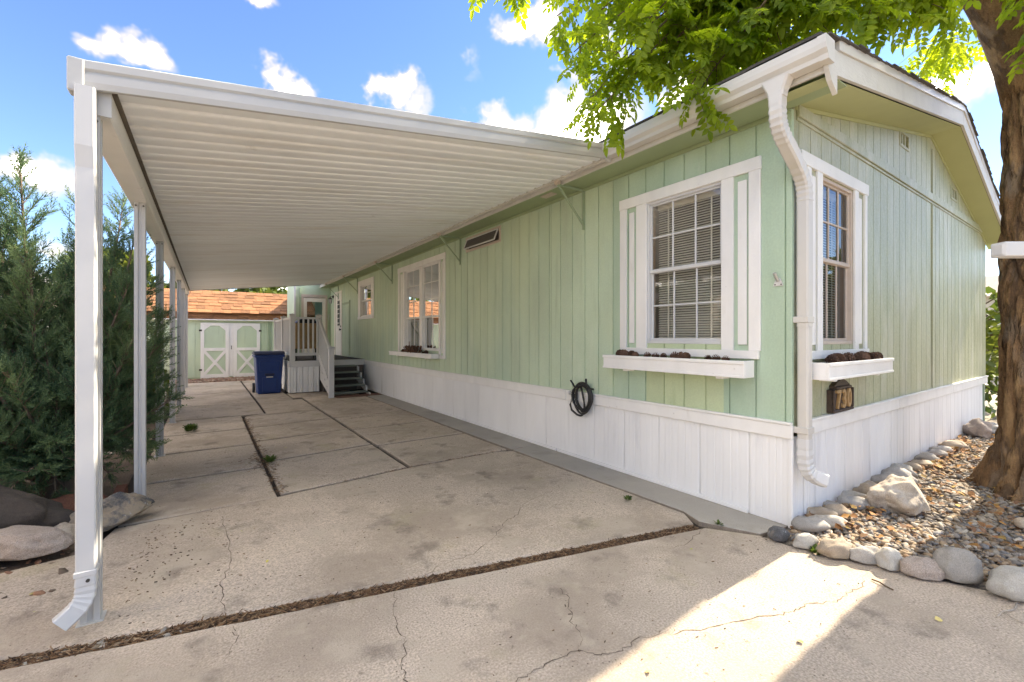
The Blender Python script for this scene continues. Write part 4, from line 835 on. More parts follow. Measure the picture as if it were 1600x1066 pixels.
def planter(fn, u0,u1,z0,z1,d0,d1,label, cones, where, back=True):
    a = fn((u0+u1)/2,z0,(d0+d1)/2); W_ = root('window_box', (a[0],a[1],z0), label, 'planter')
    t = .018
    def p(name,*b,mat='white_wood'): m = MB(); fbox(m, fn, *b, .003); return m.build(name, mat, W_)
    f = p('front_board', u0,u1,z0,z1,d1-t,d1); p('front_lip', u0-.004,u1+.004,z1-.026,z1+.001,d1+.0005,d1+.010); p('front_lip', u0-.004,u1+.004,z0+.0,z0+.02,d1+.0005,d1+.007)
    p('end_board', u0,u0+t,z0,z1,d0,d1-t-.0005); p('end_board', u1-t,u1,z0,z1,d0,d1-t-.0005); p('bottom_board', u0+t+.0005,u1-t-.0005,z0+.002,z0+.02,d0,d1-t-.0005); p('back_board', u0+t+.0005,u1-t-.0005,z0+.021,z1-.01,d0,d0+.012)
    for uu in (u0+.15*(u1-u0), u0+.82*(u1-u0)): p('foot_block', uu-.03,uu+.03,z0-.02,z0-.0005,d0+.02,d1-.03)
    p('potting_soil', u0+t+.001,u1-t-.001,z0+.021,z1-.02,d0+.0125,d1-t-.001, mat='soil')
    for ci, (uu,r) in enumerate(sorted(cones, key=lambda c_: c_[0] if fn is wg else -c_[0])):
        q = fn(uu, z1-.002+r*.3, d0+.02+rnd.uniform(.3,.7)*(d1-d0-.04)); pine_cone(q, r, (rnd.uniform(0,6),rnd.uniform(0,6),rnd.uniform(0,6)), '%s brown pine cone from the left in the box %s' % (ORD[ci], where), 'pine cones in the window box %s' % where)
planter(wf, .235,1.66,1.085,1.215,.05,.20, 'long white window box under the large shuttered window on the long wall', [(1.50,.045),(1.44,.05),(1.38,.04),(1.30,.032),(1.18,.035),(1.08,.035),(1.0,.03),(.9,.042),(.83,.045),(.76,.04),(.58,.03),(.5,.035),(.42,.03)], 'under the large shuttered window')
planter(wg, .12,1.50,1.085,1.21,.05,.20, 'white window box full of cones on the gable wall', [(.42,.045),(.5,.05),(.58,.045),(.68,.055),(.76,.05),(.86,.045),(.95,.055),(1.03,.05),(1.14,.05),(1.24,.045),(1.33,.045)], 'on the gable wall')
planter(wf, 5.82,8.02,1.00,1.085,.05,.20, 'white window box with dried plant under the double window', [(7.4,.045),(7.25,.05),(6.2,.045),(6.35,.04)], 'under the double window')
m = MB(); rr = random.Random(3)
for k in range(130):
    a = rr.uniform(0,6.28); h = rr.uniform(.02,.15); p = Vector((-.13+rr.gauss(0,.025),6.9+rr.gauss(0,.13),1.06)); q = p+Vector((math.cos(a)*.07,math.sin(a)*.10,h)); sd = Vector((-math.sin(a),math.cos(a),.3))*rr.uniform(.012,.03)
    m.add([p,q+sd,q+Vector((0,0,.03)),q-sd], [(0,1,2,3)])
m.tube([(-.13,7.02,1.06),(-.125,7.04,1.30)], .008, 5); tag(m.build('dried_plant', 'cone', fix=False), 'clump of dry brown leaves in the window box under the double window', 'plant')

# hose on a hook
HK = root('hose_hanger', (-.05,2.09,.80), 'black two-pronged hose hanger screwed to the wall band', 'hanger')
m = MB(); fbox(m, wf, 1.99,2.19,.776,.87,.0125,.022,.003); m.build('back_plate', 'siding', HK)
for (y,z,l) in ((2.215,.905,-.02),(1.99,.94,.0)): m = MB(); m.tube([(-.02,y-.01,.82),(-.08,y,.83),(-.115,y+l,.86),(-.12,y-l,z)], .011, 8); m.build('prong', 'black_rubber', HK, smooth=True)
m = MB(); rr = random.Random(5); path = []
N_ = 400
for i in range(N_+1):
    t = i/N_; a = 2*math.pi*5.5*t+1.2; k = .5+.5*math.sin(5*t*3.1+.6); ry = .125+.012*math.sin(a*.31)+.03*(k-.5); rz_ = .165+.035*math.sin(7*t)+.02*math.cos(a*.27)
    z = .735 + rz_*math.sin(a); y = 2.075+.02*math.sin(9*t) + ry*math.cos(a)*(1.0 if math.sin(a) > -.3 else .85+.15*(1+math.sin(a))/.7)
    if math.sin(a) > 0: z = .735 + rz_*math.sin(a)*.80
    path.append((-.060-.022*k-.02*t, y, z))
path = [(-.07,2.27,.68),(-.08,2.285,.62),(-.08,2.26,.56),(-.075,2.18,.52)] + bez((-.075,2.15,.515),(-.07,2.10,.51),(-.065,2.0,.53),path[0],10)[1:] + path[1:]
m.tube(path, .0115, 8); HO = m.build('garden_hose', 'black_rubber', None, smooth=True); tag(HO, 'coiled black garden hose hanging on the white band board', 'hose')
m = MB(); m.tube([(-.07,2.262,.67),(-.072,2.255,.70),(-.072,2.25,.74)], lambda i: [.014,.017,.015][i], 10); m.build('coupling', 'steel', HO, smooth=True)
m = MB(); m.tube([(-.07,2.25,.72),(-.07,2.24,.80)], .015, 10); m.tube([(-.07,2.25,.745),(-.085,2.285,.75)], .012, 8); m.tube([(-.085,2.285,.735),(-.085,2.285,.775)], .016, 8); m.build('hose_tap', 'steel', HO, smooth=True)
# flag-pole bracket
FB = root('flag_bracket', (-.02,.075,1.78), 'small silver flag pole bracket on the green corner boards', 'bracket')
m = MB(); m.prism([(.042,1.775),(.112,1.775),(.105,1.80),(.09,1.835),(.064,1.835),(.049,1.80)], lambda u,w,t: (t,u,w), -.0145-.006, -.0145); m.build('mounting_plate', 'steel', FB)
m = MB(); m.tube([(-.02,.078,1.815),(-.065,.083,1.87)], .013, 10); m.build('socket', 'steel', FB)
for (y,z) in ((.056,1.786),(.098,1.786),(.077,1.825)): m = MB(); m.tube([(-.0205,y,z),(-.0235,y,z)], .005, 8); m.build('screw', 'dark_metal', FB)
# house number plaque
PQ = root('house_number_plaque', (.82,-.03,.79), 'dark brown house number plaque reading 730 below the gable window box', 'sign')
PX0, PX1, PZ0, PZ1 = .60,1.02,.785,1.0
m = MB(); m.prism([(PX0,PZ0),(PX1,PZ0),(PX1,PZ1-.03),(PX1-.05,PZ1-.03),(PX1-.05,PZ1),(PX1-.12,PZ1+.03),((PX0+PX1)/2,PZ1+.055),(PX0+.12,PZ1+.03),(PX0+.05,PZ1),(PX0+.05,PZ1-.03),(PX0,PZ1-.03)], lambda u,w,t: (u,t,w), -.05, -.0125); m.build('plate', 'plaque', PQ)
for (a,b,c_,e) in ((PX0,PX1,PZ0,PZ0+.02),(PX0,PX0+.022,PZ0+.021,PZ1-.03),(PX1-.022,PX1,PZ0+.021,PZ1-.03),(PX0+.05,PX1-.05,PZ1-.028,PZ1-.008)): m = MB(); fbox(m, wg, a,b,c_,e,.0505,.066,.004); m.build('border', 'plaque', PQ)
for i, ch in enumerate('730'):
    cu = bpy.data.curves.new('digit', 'FONT'); cu.body = ch; cu.size = .215; cu.extrude = .008; cu.bevel_depth = .003; cu.align_x = 'CENTER'; cu.space_character = 1
    to = bpy.data.objects.new('digit', cu); COL.objects.link(to); dg = bpy.context.evaluated_depsgraph_get(); me = bpy.data.meshes.new_from_object(to.evaluated_get(dg)); bpy.data.objects.remove(to)
    me.transform(Matrix.Diagonal((.82,1,1,1))); me.transform(Matrix.Rotation(R(90),4,'X')); me.materials.clear(); me.materials.append(M['plaque_digit']); link('digit', me, PQ, (PX0+.10+.11*i, -.058, PZ0+.032))

# sign post whose arm reaches into view in front of the trunk
SP = root('yard_sign_post', (1.62,-1.66,0), 'white vinyl yard sign post with arm in front of the tree trunk', 'sign post')
d_ = Vector((.571+.0,-.0,0)); 
p0 = Vector((.62,-.94,1.95)); p1 = Vector((1.70,-1.70,1.95)); dr = (p1-p0).normalized()
m = MB(); m.sweep([p0, p0+dr*.012, p1], lambda i: rrect([.03,.046,.046][i],[.03,.046,.046][i],.006)); m.build('arm', 'white_vinyl', SP)
q = p0.lerp(p1,.93); m = MB(); m.box(q.x-.05,q.x+.05,q.y-.05,q.y+.05,-.02,2.3,.006); m.build('post', 'white_vinyl', SP)
m = MB(); m.add([(q.x-.055,q.y-.055,2.3),(q.x+.055,q.y-.055,2.3),(q.x+.055,q.y+.055,2.3),(q.x-.055,q.y+.055,2.3),(q.x,q.y,2.37)], [(0,1,4),(1,2,4),(2,3,4),(3,0,4),(3,2,1,0)]); m.build('post_cap', 'white_vinyl', SP)

# ------------------------------------------------------------------ stones and gravel by the gable
sheet('gravel_bed', [(-.34,.04),(-.30,-.16),(-.22,-.36),(-.12,-.66),(.07,-1.12),(.53,-2.3),(3,-3.2),(9,-3.2),(9,.03),(0,.03)], -.006, 'gravel_soil')
EDGE = [(-.26,-.035,.085,.065,.055,.4,'slate_rock','angular dark slate chunk at the house corner, first stone of the driveway border'),
        (-.245,-.195,.085,.055,.06,-.5,'pale_stone','pale oval stone left of the small green weed in the driveway border'),
        (-.215,-.36,.115,.07,.075,-.6,'tan_stone','long rounded tan stone right of the small green weed in the driveway border'),
        (-.15,-.49,.09,.055,.07,-.75,'river_stone','grey flat-topped stone between two tan stones of the driveway border'),
        (-.125,-.60,.072,.06,.085,-.5,'pale_stone','small upright egg-shaped stone in the middle of the driveway border'),
        (-.085,-.745,.12,.06,.075,-.85,'granite','long speckled granite stone sloping right in the driveway border'),
        (.05,-.87,.125,.095,.115,-.6,'river_stone','big round grey stone, second from the right end of the driveway border'),
        (.07,-1.09,.145,.09,.10,-.55,'pale_stone','big pale oval stone at the right end of the driveway border'),
        (.17,-1.36,.14,.09,.10,-.9,'river_stone','rounded stone of the driveway border past the right frame edge')]
for i, (x,y,a,b,c_,rz_,mt_,lb) in enumerate(EDGE):
    tag(rock('border_stone', (x,y,c_*.55), (a,b,c_), mt_, rz_, .14, 4, 30+i, facets=4 if i == 0 else 1), lb, 'stone', 'stones edging the driveway')
ROW = [(.05,-.10,.12,.07,.065,-.45),(.22,-.16,.115,.065,.06,-.9),(.33,-.07,.10,.06,.055,-.8),(.50,-.12,.10,.055,.05,-.9),(.60,-.04,.09,.055,.05,-.6),(.80,-.13,.11,.06,.055,-.8),(1.0,-.06,.11,.06,.055,-.6),(1.20,-.10,.11,.06,.055,-.7),(1.42,-.07,.11,.06,.05,-.7),
       (1.68,-.10,.12,.065,.06,-.8),(1.95,-.12,.14,.07,.065,-.9),(2.22,-.09,.13,.065,.06,-.8),(2.5,-.1,.12,.06,.055,-.7),(2.75,-.12,.12,.06,.055,-.8),(3.05,-.1,.13,.065,.06,-.9),(3.35,-.12,.13,.06,.06,-.8),(3.68,-.1,.14,.065,.065,-.8),(4.05,-.12,.14,.065,.065,-.8)]
for i, (x,y,a,b,c_,rz_) in enumerate(ROW):
    tag(rock('river_stone', (x,y,c_*.7), (a*rnd.uniform(.8,1.15),b*rnd.uniform(.85,1.3),c_*rnd.uniform(.8,1.3)), ('river_stone','tan_stone','pale_stone','river_stone','tan_stone')[(i*7)%5], rz_+rnd.uniform(-.35,.35), .2, 3, 60+i), 'rounded river stone against the white gable skirting, %s from the downspout corner' % ORD[i], 'stone', 'stones along the gable skirting')
tag(rock('boulder', (1.08,-.36,.10), (.24,.15,.17), 'pale_rock', -.5, .22, 5, 5, facets=5, tilt=(.1,-.12)), 'pale rugged boulder lying on the gravel near the downspout', 'rock')
tag(rock('boulder', (5.3,-.16,.08), (.2,.14,.16), 'granite', .3, .25, 4, 9, facets=4), 'brown rough rock by the far end of the gable skirting', 'rock')
tag(rock('boulder', (5.9,-.22,.05), (.26,.14,.09), 'river_stone', .1, .15, 4, 10), 'low grey rock at the far end of the gable skirting', 'rock')
tag(rock('boulder', (1.35,-.98,.04), (.06,.05,.05), 'pale_rock', .1, .12, 3, 14), 'small pale yellow stone on the gravel at the right edge', 'stone')
PAL = np.array([(.32,.27,.22),(.38,.33,.27),(.27,.24,.215),(.22,.22,.225),(.44,.39,.32),(.34,.25,.165),(.29,.18,.11),(.19,.175,.16),(.46,.42,.37),(.40,.30,.20),(.36,.26,.17)])
def ico(sub=1):
    bm = bmesh.new(); bmesh.ops.create_icosphere(bm, subdivisions=sub, radius=1); bm.verts.ensure_lookup_table(); v = np.array([p.co[:] for p in bm.verts]); f = np.array([[q.index for q in fc.verts] for fc in bm.faces]); bm.free(); return v, f
def pebbles(name, label, pts, smin, smax, zoff=.0, pal=PAL, pw=2.2, flat=.55, **kw):
    tv, tf = ico(1); m_ = len(pts); sz = smin+(smax-smin)*rs.rand(m_)**pw
    Rm = rand_rot(m_, rs); yaw = rs.rand(m_)*6.283
    base = np.zeros((m_,3,3)); base[:,0,0] = np.cos(yaw); base[:,0,1] = -np.sin(yaw); base[:,1,0] = np.sin(yaw); base[:,1,1] = np.cos(yaw); base[:,2,2] = 1
    tl = rs.normal(size=(m_,2))*.3; base[:,2,0] = tl[:,0]; base[:,2,1] = tl[:,1]
    S_ = np.zeros((m_,3,3)); S_[:,0,0] = sz*(1+.5*rs.rand(m_)); S_[:,1,1] = sz*(.65+.35*rs.rand(m_)); S_[:,2,2] = sz*(flat*.7+flat*.6*rs.rand(m_))
    mats3 = base @ S_ @ Rm.transpose(0,2,1)*1.0
    tvj = tv*1.0
    V, F = scatter(tvj, tf, mats3, np.asarray(pts)+np.stack([0*sz,0*sz,sz*flat*.5+zoff],1))
    V += rs.normal(size=V.shape)*np.repeat(sz,len(tv))[:,None]*.07
    c_ = pal[rs.randint(0,len(pal),m_)]*(.66+.36*rs.rand(m_,1)); cols = np.repeat(c_, len(tv), axis=0)
    o = fast_mesh(name, V, F, 'pebble', None, (float(np.mean(V[:,0])),float(np.mean(V[:,1])),-.02), True, cols); return tag(o, label, 'gravel', None, 'stuff')
def inpoly(p, poly):
    x, y = p; c_ = False
    for i in range(len(poly)):
        x0,y0 = poly[i-1]; x1,y1 = poly[i]
        if (y0 > y) != (y1 > y) and x < (x1-x0)*(y-y0)/(y1-y0)+x0: c_ = not c_
    return c_
GP = [(-.20,-.02),(-.16,-.30),(-.05,-.60),(.16,-.95),(.30,-1.4),(.9,-2.2),(3.2,-2.4),(6.8,-1.2),(6.8,-.02)]
pts = []; rr = random.Random(21)
while len(pts) < 15000:
    x = -.25+7.05*rr.random()**1.75; y = -2.4*rr.random()**1.15
    if inpoly((x,y),GP) and (x-2.56)**2+(y+1.03)**2 > .36**2: pts.append((x,y,-.004+.022*noise.noise(Vector((x*3,y*3,0)))+rr.uniform(0,.012)))
pebbles('gravel', 'mixed grey and tan gravel bed in front of the gable wall', pts, .009, .030)
pts = [(rr.uniform(-4.2,-1.9),rr.uniform(14.9,16.2),0) for _ in range(1500)]
pebbles('gravel', 'reddish gravel strip in front of the garden shed doors', pts, .015,.045, pal=np.array([(.34,.19,.13),(.40,.27,.19),(.28,.16,.11),(.44,.34,.26)]))
pts = [(x,gapy(x)+rr.uniform(-.045,.015),-.016) for x in [rr.uniform(-4.5,-3.6) for _ in range(70)]]
pebbles('gravel', 'tan pebbles at the left end of the driveway joint', pts, .008,.026, pal=np.array([(.40,.30,.19),(.45,.40,.33),(.33,.25,.17),(.36,.33,.29)]))
pts = [(rr.uniform(-5.2,-4.15),rr.uniform(1.9,3.4),-.01) for _ in range(260)]
pebbles('gravel', 'brown stone chips in the soil around the left boulders', pts, .008,.03, pal=np.array([(.2,.14,.10),(.27,.2,.14),(.15,.11,.08),(.3,.16,.1)]))
# leaf litter: curled leaves, needles
LP = np.array([(.34,.17,.05),(.28,.135,.055),(.22,.12,.06),(.36,.235,.08),(.18,.10,.06),(.25,.165,.09)])
def leaves(name, label, pts, smin, smax, pal=LP, thin=.42, curl=.25):
    tv = np.array([(-.5,0,0),(-.15,.5,.25),(.25,.36,.2),(.5,0,.05),(.25,-.36,.22),(-.15,-.5,.28)]) * (1,thin*2,curl*2); tf = np.array([(0,3,2,1),(0,5,4,3)])
    m_ = len(pts); sz = smin+(smax-smin)*rs.rand(m_); yaw = rs.rand(m_)*6.283; c_, s_ = np.cos(yaw), np.sin(yaw); b = np.zeros((m_,3,3)); tl = rs.normal(size=(m_,2))*.35
    b[:,0,0] = c_; b[:,0,1] = -s_; b[:,1,0] = s_; b[:,1,1] = c_; b[:,2,0] = tl[:,0]; b[:,2,1] = tl[:,1]; b[:,2,2] = 1
    V, F = scatter(tv, tf, b*sz[:,None,None], np.asarray(pts)); cols = np.repeat(pal[rs.randint(0,len(pal),m_)]*(.75+.5*rs.rand(m_,1)), 6, axis=0)
    return tag(fast_mesh(name, V, F, 'litter', None, (float(V[:,0].mean()),float(V[:,1].mean()),float(V[:,2].min())), False, cols), label, 'leaf litter', None, 'stuff')
pts = []
while len(pts) < 1150:
    if rr.random() < .62: x = .15+5.6*rr.random()**1.2; y = -.03-abs(rr.gauss(0,.17))
    else: x = rr.uniform(.2,5.5); y = rr.uniform(-1.1,-.15)
    if noise.noise(Vector((x*2.2,y*2.6,3))) + .1 < rr.uniform(-.35,.35): continue
    if inpoly((x,y),GP): pts.append((x,y,.028+rr.uniform(0,.03)))
leaves('leaf_litter', 'orange and brown fallen leaves on the gravel along the gable skirting', pts, .025, .06)
def needles(name, label, pts, lmin, lmax, pal, zj=.3):
    tv = np.array([(-.5,-.02,0),(.5,-.02,0),(.5,.02,0),(-.5,.02,0),(-.5,0,.03),(.5,0,.03)]); tf = np.array([(0,1,5,4),(3,4,5,2),(0,3,2,1)])
    m_ = len(pts); L_ = lmin+(lmax-lmin)*rs.rand(m_); yaw = rs.normal(size=m_)*.75-.25; c_, s_ = np.cos(yaw), np.sin(yaw); b = np.zeros((m_,3,3)); b[:,0,0] = c_*L_; b[:,1,0] = s_*L_; w = .075+.06*rs.rand(m_); b[:,0,1] = -s_*w; b[:,1,1] = c_*w; b[:,2,2] = w; b[:,2,0] = rs.normal(size=m_)*zj*L_
    V, F = scatter(tv, tf, b, np.asarray(pts)); cols = np.repeat(pal[rs.randint(0,len(pal),m_)]*(.7+.6*rs.rand(m_,1)), 6, axis=0)
    return tag(fast_mesh(name, V, F, 'litter', None, (float(V[:,0].mean()),float(V[:,1].mean()),float(V[:,2].min())), False, cols), label, 'leaf litter', None, 'stuff')
NPAL = np.array([(.16,.085,.045),(.22,.12,.06),(.10,.06,.035),(.28,.17,.09),(.075,.05,.035),(.33,.22,.13)])
pts = [(x,gapy(x)+rr.uniform(-.055,.022),-.014+rr.uniform(-.004,.014)) for x in [rr.uniform(-4.9,-.55) for _ in range(6500)]]
needles('joint_litter', 'brown needles and bark bits packed in the long front driveway joint', pts, .012, .05, NPAL)
pts = [(-2.955+rr.gauss(0,.03),rr.uniform(2.9,7.2),.006) for _ in range(420)]+[(rr.uniform(-2.9,-.6),3.0+rr.gauss(0,.03),.0) for _ in range(300)]+[(rr.gauss(-2.97,.09),rr.gauss(4.15,.2),.012) for _ in range(160)]
needles('joint_litter', 'dry needles in the grid of driveway joints under the carport', pts, .012,.04, NPAL, .12)
pts = [(rr.uniform(-4.0,-.5),rr.uniform(1.0,2.8),.007) for _ in range(110)]+[(rr.uniform(-3.6,-.3),rr.uniform(-.7,.3),.003) for _ in range(90)]+[(-3.9+abs(rr.gauss(0,.3)),rr.uniform(1.3,2.7),.007) for _ in range(150)]+[(rr.uniform(-4.0,-.5),rr.uniform(3.1,9),.012) for _ in range(150)]
needles('scattered_debris', 'tiny dark crumbs scattered over the driveway concrete', pts, .004,.017, NPAL*.7, .1)
pts = [(-3.2,1.62,.01),(-4.28,1.95,.01),(-4.22,1.72,.012),(-1.28,-.58,.006),(-3.3,2.2,.01),(-.55,-.9,.006),(-2.0,-.3,.006),(-.9,.22,.006),(-1.6,.9,.01),(-2.7,4.6,.02)]
leaves('fallen_leaf', 'few small yellow leaves lying on the driveway concrete', pts, .02,.036, np.array([(.55,.47,.12),(.42,.42,.12),(.6,.5,.2)]))
def twig(pts, r, label): m = MB(); m.tube(pts, r, 6); tag(m.build('twig', 'twig_bark', smooth=True), label, 'twig')
twig([(-.375,-.585,.008),(-.385,-.625,.012),(-.398,-.65,.008),(-.411,-.69,.008)], .004, 'short dark twig lying on the sunlit concrete')
m = MB(); m.tube([(-.28,-1.06,.007),(-.20,-1.07,.012),(-.13,-1.10,.01),(-.06,-1.10,.02)], .0035, 6); m.tube([(-.20,-1.07,.012),(-.235,-1.10,.01),(-.25,-1.15,.006)], .0025, 6); tag(m.build('twig', 'litter' if False else 'pale_rock', smooth=True), 'pale forked twig on the concrete by the large border stones', 'twig')
def weed(x,y,z,r,n,label,seed):
    q = random.Random(seed); m = MB()
    for k in range(n):
        a = q.uniform(0,6.28); l = r*q.uniform(.4,1); h = r*q.uniform(.2,1.0); p = Vector((x,y,z)); e = p+Vector((math.cos(a)*l,math.sin(a)*l,h)); sd = Vector((-math.sin(a),math.cos(a),.2))*l*.3; c_ = p.lerp(e,.6)+Vector((0,0,h*.15))
        m.add([p.lerp(e,.25),c_+sd,e,c_-sd], [(0,1,2,3)])
    tag(m.build('weed', 'weed_leaf', fix=False), label, 'weed')
weed(-.285,-.265,.0,.055,50,'bright green weed sprouting between two border stones',1)
weed(-.58,1.02,.012,.045,26,'grey green weed growing at the edge of the apron strip',2)
weed(-3.70,6.5,.006,.12,60,'low green weed in a slab joint near the third carport post',3)
weed(-2.93,4.05,.005,.09,40,'weed sprouting in the middle slab joint of the driveway',4)
weed(-3.36,.955,-.03,.035,24,'tiny weed growing in the front driveway joint',5)
weed(-.40,.32,.004,.04,20,'small weed at the right end of the front driveway joint',6)

# boulders on the left, behind the first post
tag(rock('boulder', (-5.05,3.02,.13), (.80,.42,.36), 'brown_rock', -.35, .2, 5, 41, facets=4, tilt=(0,.1)), 'large dark brown boulder at the left edge under the juniper', 'rock')
tag(rock('boulder', (-5.02,2.62,.06), (.55,.2,.16), 'brown_rock', -.3, .18, 4, 43, facets=3), 'low dark brown slab of rock in front of the large boulder', 'rock')
tag(rock('boulder', (-4.45,2.55,.095), (.25,.15,.14), 'granite', -.42, .16, 5, 44, facets=5, tilt=(.08,-.05)), 'speckled pinkish grey granite boulder on the driveway edge', 'rock')
tag(rock('boulder', (-4.07,2.88,.085), (.32,.15,.125), 'slate_rock', .5, .34, 5, 46, facets=9, tilt=(.1,-.12)), 'jagged dark slate rock with tan underside behind the first post', 'rock')
tag(rock('boulder', (-4.30,2.72,.05), (.09,.07,.075), 'pale_rock', .5, .2, 3, 47, facets=3), 'small tan stone wedged beside the granite boulder', 'stone')
tag(rock('boulder', (-4.36,2.83,.09), (.08,.07,.08), 'granite', .5, .2, 3, 48, facets=3), 'small round grey stone resting above the granite boulder', 'stone')
tag(rock('paver', (-4.38,3.35,.05), (.24,.10,.10), 'terracotta', .25, .1, 3, 51, facets=6), 'rusty red sandstone piece below the juniper trunk', 'stone')
m = MB(); m.bar((-4.13,3.15,-.02),(-4.10,3.55,.07),.07,.12); tag(m.build('paver', 'terracotta'), 'tilted reddish edging slab leaning behind the slate rock', 'stone')

# ------------------------------------------------------------------ juniper
JU = root('juniper_shrub', (-4.62,4.0,0), 'tall feathery green juniper shrub growing left of the carport posts', 'shrub')
def curve(p0, p1, bulge, n):
    p0, p1 = Vector(p0), Vector(p1); mid = (p0+p1)/2+Vector(bulge); return [p0*(1-t)**2+mid*2*t*(1-t)+p1*t*t for t in [i/n for i in range(n+1)]]
jr = random.Random(77)
stems = [((-5.20,4.25,3.15),(-.1,0,.3)),((-4.98,4.35,2.45),(0,0,.2)),((-4.86,4.2,2.95),(-.05,0,.2)),((-4.50,4.50,2.75),(.1,0,.1)),((-4.42,4.15,2.2),(.1,0,0)),((-3.86,4.25,1.35),(.2,0,.05)),((-3.62,4.10,.78),(.2,0,.15)),((-3.80,4.9,1.65),(.2,.1,0)),((-4.05,4.9,2.1),(.1,0,0)),
         ((-5.6,4.0,2.6),(-.2,0,.1)),((-5.9,3.9,1.9),(-.2,0,0)),((-5.35,3.45,2.0),(-.1,-.1,.1)),((-5.0,3.35,1.55),(0,-.1,.1)),((-4.7,3.25,1.15),(0,-.1,.1)),((-4.35,3.45,1.25),(.1,0,.1)),((-5.5,3.2,1.25),(-.1,0,.1)),((-6.1,3.6,1.3),(0,0,.1)),((-4.15,3.70,1.0),(.1,0,.1)),((-4.75,5.2,2.2),(0,.2,0)),((-5.4,5.0,2.5),(-.1,.2,0)),((-3.75,4.6,1.0),(.2,0,.1)),((-5.3,3.15,.85),(0,0,.15)),((-4.85,3.1,.75),(0,0,.15)),((-4.0,3.75,1.55),(.1,0,.05)),((-4.3,4.4,1.7),(.1,0,.05)),((-4.12,4.55,2.45),(.1,0,.05)),((-4.25,4.9,2.9),(.1,0,.05)),((-5.9,3.7,.55),(0,0,.3)),((-5.6,3.4,.5),(0,0,.3)),((-6.3,3.6,.8),(0,0,.2)),((-5.2,3.35,.42),(0,0,.2)),((-6.5,4.2,.6),(0,0,.3)),((-6.2,4.7,.5),(0,0,.3)),((-5.6,4.6,1.4),(0,0,.2)),((-4.5,3.3,.6),(0,0,.25)),((-4.2,3.5,.62),(0,0,.2)),((-4.6,3.2,.38),(0,0,.2)),((-4.35,3.35,.4),(0,0,.2)),((-5.0,3.25,.45),(0,0,.25)),((-4.1,3.95,1.9),(.05,0,.1)),((-4.35,3.85,1.75),(.05,0,.1)),((-4.7,3.75,2.05),(0,0,.1)),((-5.15,3.8,2.3),(0,0,.1)),((-4.0,4.3,.7),(.1,0,.2)),((-3.72,4.35,.55),(.1,0,.25)),((-5.0,3.6,1.05),(0,0,.2)),((-4.5,3.55,.95),(0,0,.2)),((-5.3,3.3,.5),(0,0,.3)),((-5.7,3.3,.55),(0,0,.3)),((-4.85,3.3,.42),(0,0,.3)),((-4.4,3.5,.3),(0,0,.2)),((-5.5,3.6,.35),(0,0,.3)),((-6.0,3.4,.4),(0,0,.3)),((-4.95,3.5,.3),(0,0,.3)),((-5.9,4.4,1.0),(0,0,.2)),((-5.6,4.9,.7),(0,0,.2)),((-5.1,4.9,.9),(0,0,.2)),((-4.3,4.7,.9),(0,0,.2)),((-4.05,4.1,.45),(0,0,.2))]
stems += [((x,y,z),(0,0,.42)) for x,y,z in ((-5.3,3.5,.14),(-4.9,3.4,.12),(-4.5,3.5,.12),(-4.2,3.75,.15),(-5.7,3.6,.15),(-6.2,3.8,.2),(-4.0,4.2,.2),(-3.92,4.6,.25),(-5.1,3.3,.22),(-4.7,3.35,.2),(-5.5,3.3,.25),(-6.0,3.5,.2))]
stems += [((x,y,z),(0,0,.12)) for x,y,z in ((-4.9,3.9,1.5),(-4.6,3.7,1.35),(-4.25,4.0,1.2),(-5.3,4.0,1.6),(-5.6,3.7,1.5),(-4.1,4.3,1.75),(-3.95,4.55,1.25),(-4.4,4.2,2.4),(-5.05,4.1,2.75),(-5.5,4.3,2.2))]
tr = MB(); sprays = []                             # (position, direction, size)
tr.tube(curve((-4.62,4.0,-.05),(-4.66,4.02,.55),(.04,0,0),6), lambda i: .13-.012*i, 9)
tr.tube(curve((-4.58,3.96,-.05),(-4.42,3.96,.5),(.02,0,0),6), lambda i: .085-.008*i, 8)
for tip, bl in stems:
    tip = (min(tip[0], -3.92 if tip[2] > .6 else -3.98) if tip != (-3.62,4.10,.78) else (-3.78), tip[1], tip[2])
    L_ = (Vector(tip)-Vector((-4.62,4.0,.2))).length; n = 14; c_ = curve((-4.62+jr.uniform(-.06,.06),4.0+jr.uniform(-.06,.06),.16), tip, bl, n)
    tr.tube(c_, lambda i, L_=L_: .004+.030*(1-i/14)*min(1,L_/2), 6)
    nb = int(26*L_)
    for k in range(nb):
        t = .2+.8*(k/nb); i = min(int(t*n), n-1); p = c_[i].lerp(c_[i+1], t*n-i); ax = (c_[i+1]-c_[i]).normalized()
        a = jr.uniform(0,6.283); perp = ax.orthogonal().normalized(); perp.rotate(Quaternion(ax, a)); ln = (.12+.50*(1-t)**.8)*jr.uniform(.55,1.15)*min(1,.45+L_/3.2)
        d = (perp*.75+ax*.65+Vector((0,0,.30))).normalized(); q = p+d*ln; bulge = Vector((0,0,-.06*ln))
        cc = curve(p, q, bulge, 5); tr.tube(cc, lambda i_: .005-.0008*i_, 3)
        ns = max(3, int(ln/.040))
        for s in range(ns):
            u_ = (s+.6)/ns; ii = min(int(u_*5),4); pp = cc[ii].lerp(cc[ii+1], u_*5-ii); dd = (cc[ii+1]-cc[ii]).normalized(); sp = Vector((jr.gauss(0,1),jr.gauss(0,1),jr.gauss(0,1)))
            sd = (dd+sp.normalized()*.62+Vector((0,0,.22))).normalized(); sprays.append((pp, sd, (.085+.08*jr.random())*(1.15-.3*u_)))
    for s in range(7): sprays.append((c_[-1]-(c_[-1]-c_[-2])*.13*s, ((c_[-1]-c_[-2]).normalized()+Vector((jr.gauss(0,.3),jr.gauss(0,.3),.2))).normalized(), .10))
tr.build('trunk', 'juniper_bark', JU, smooth=True, fix=False)
tvl, tfl = [], []
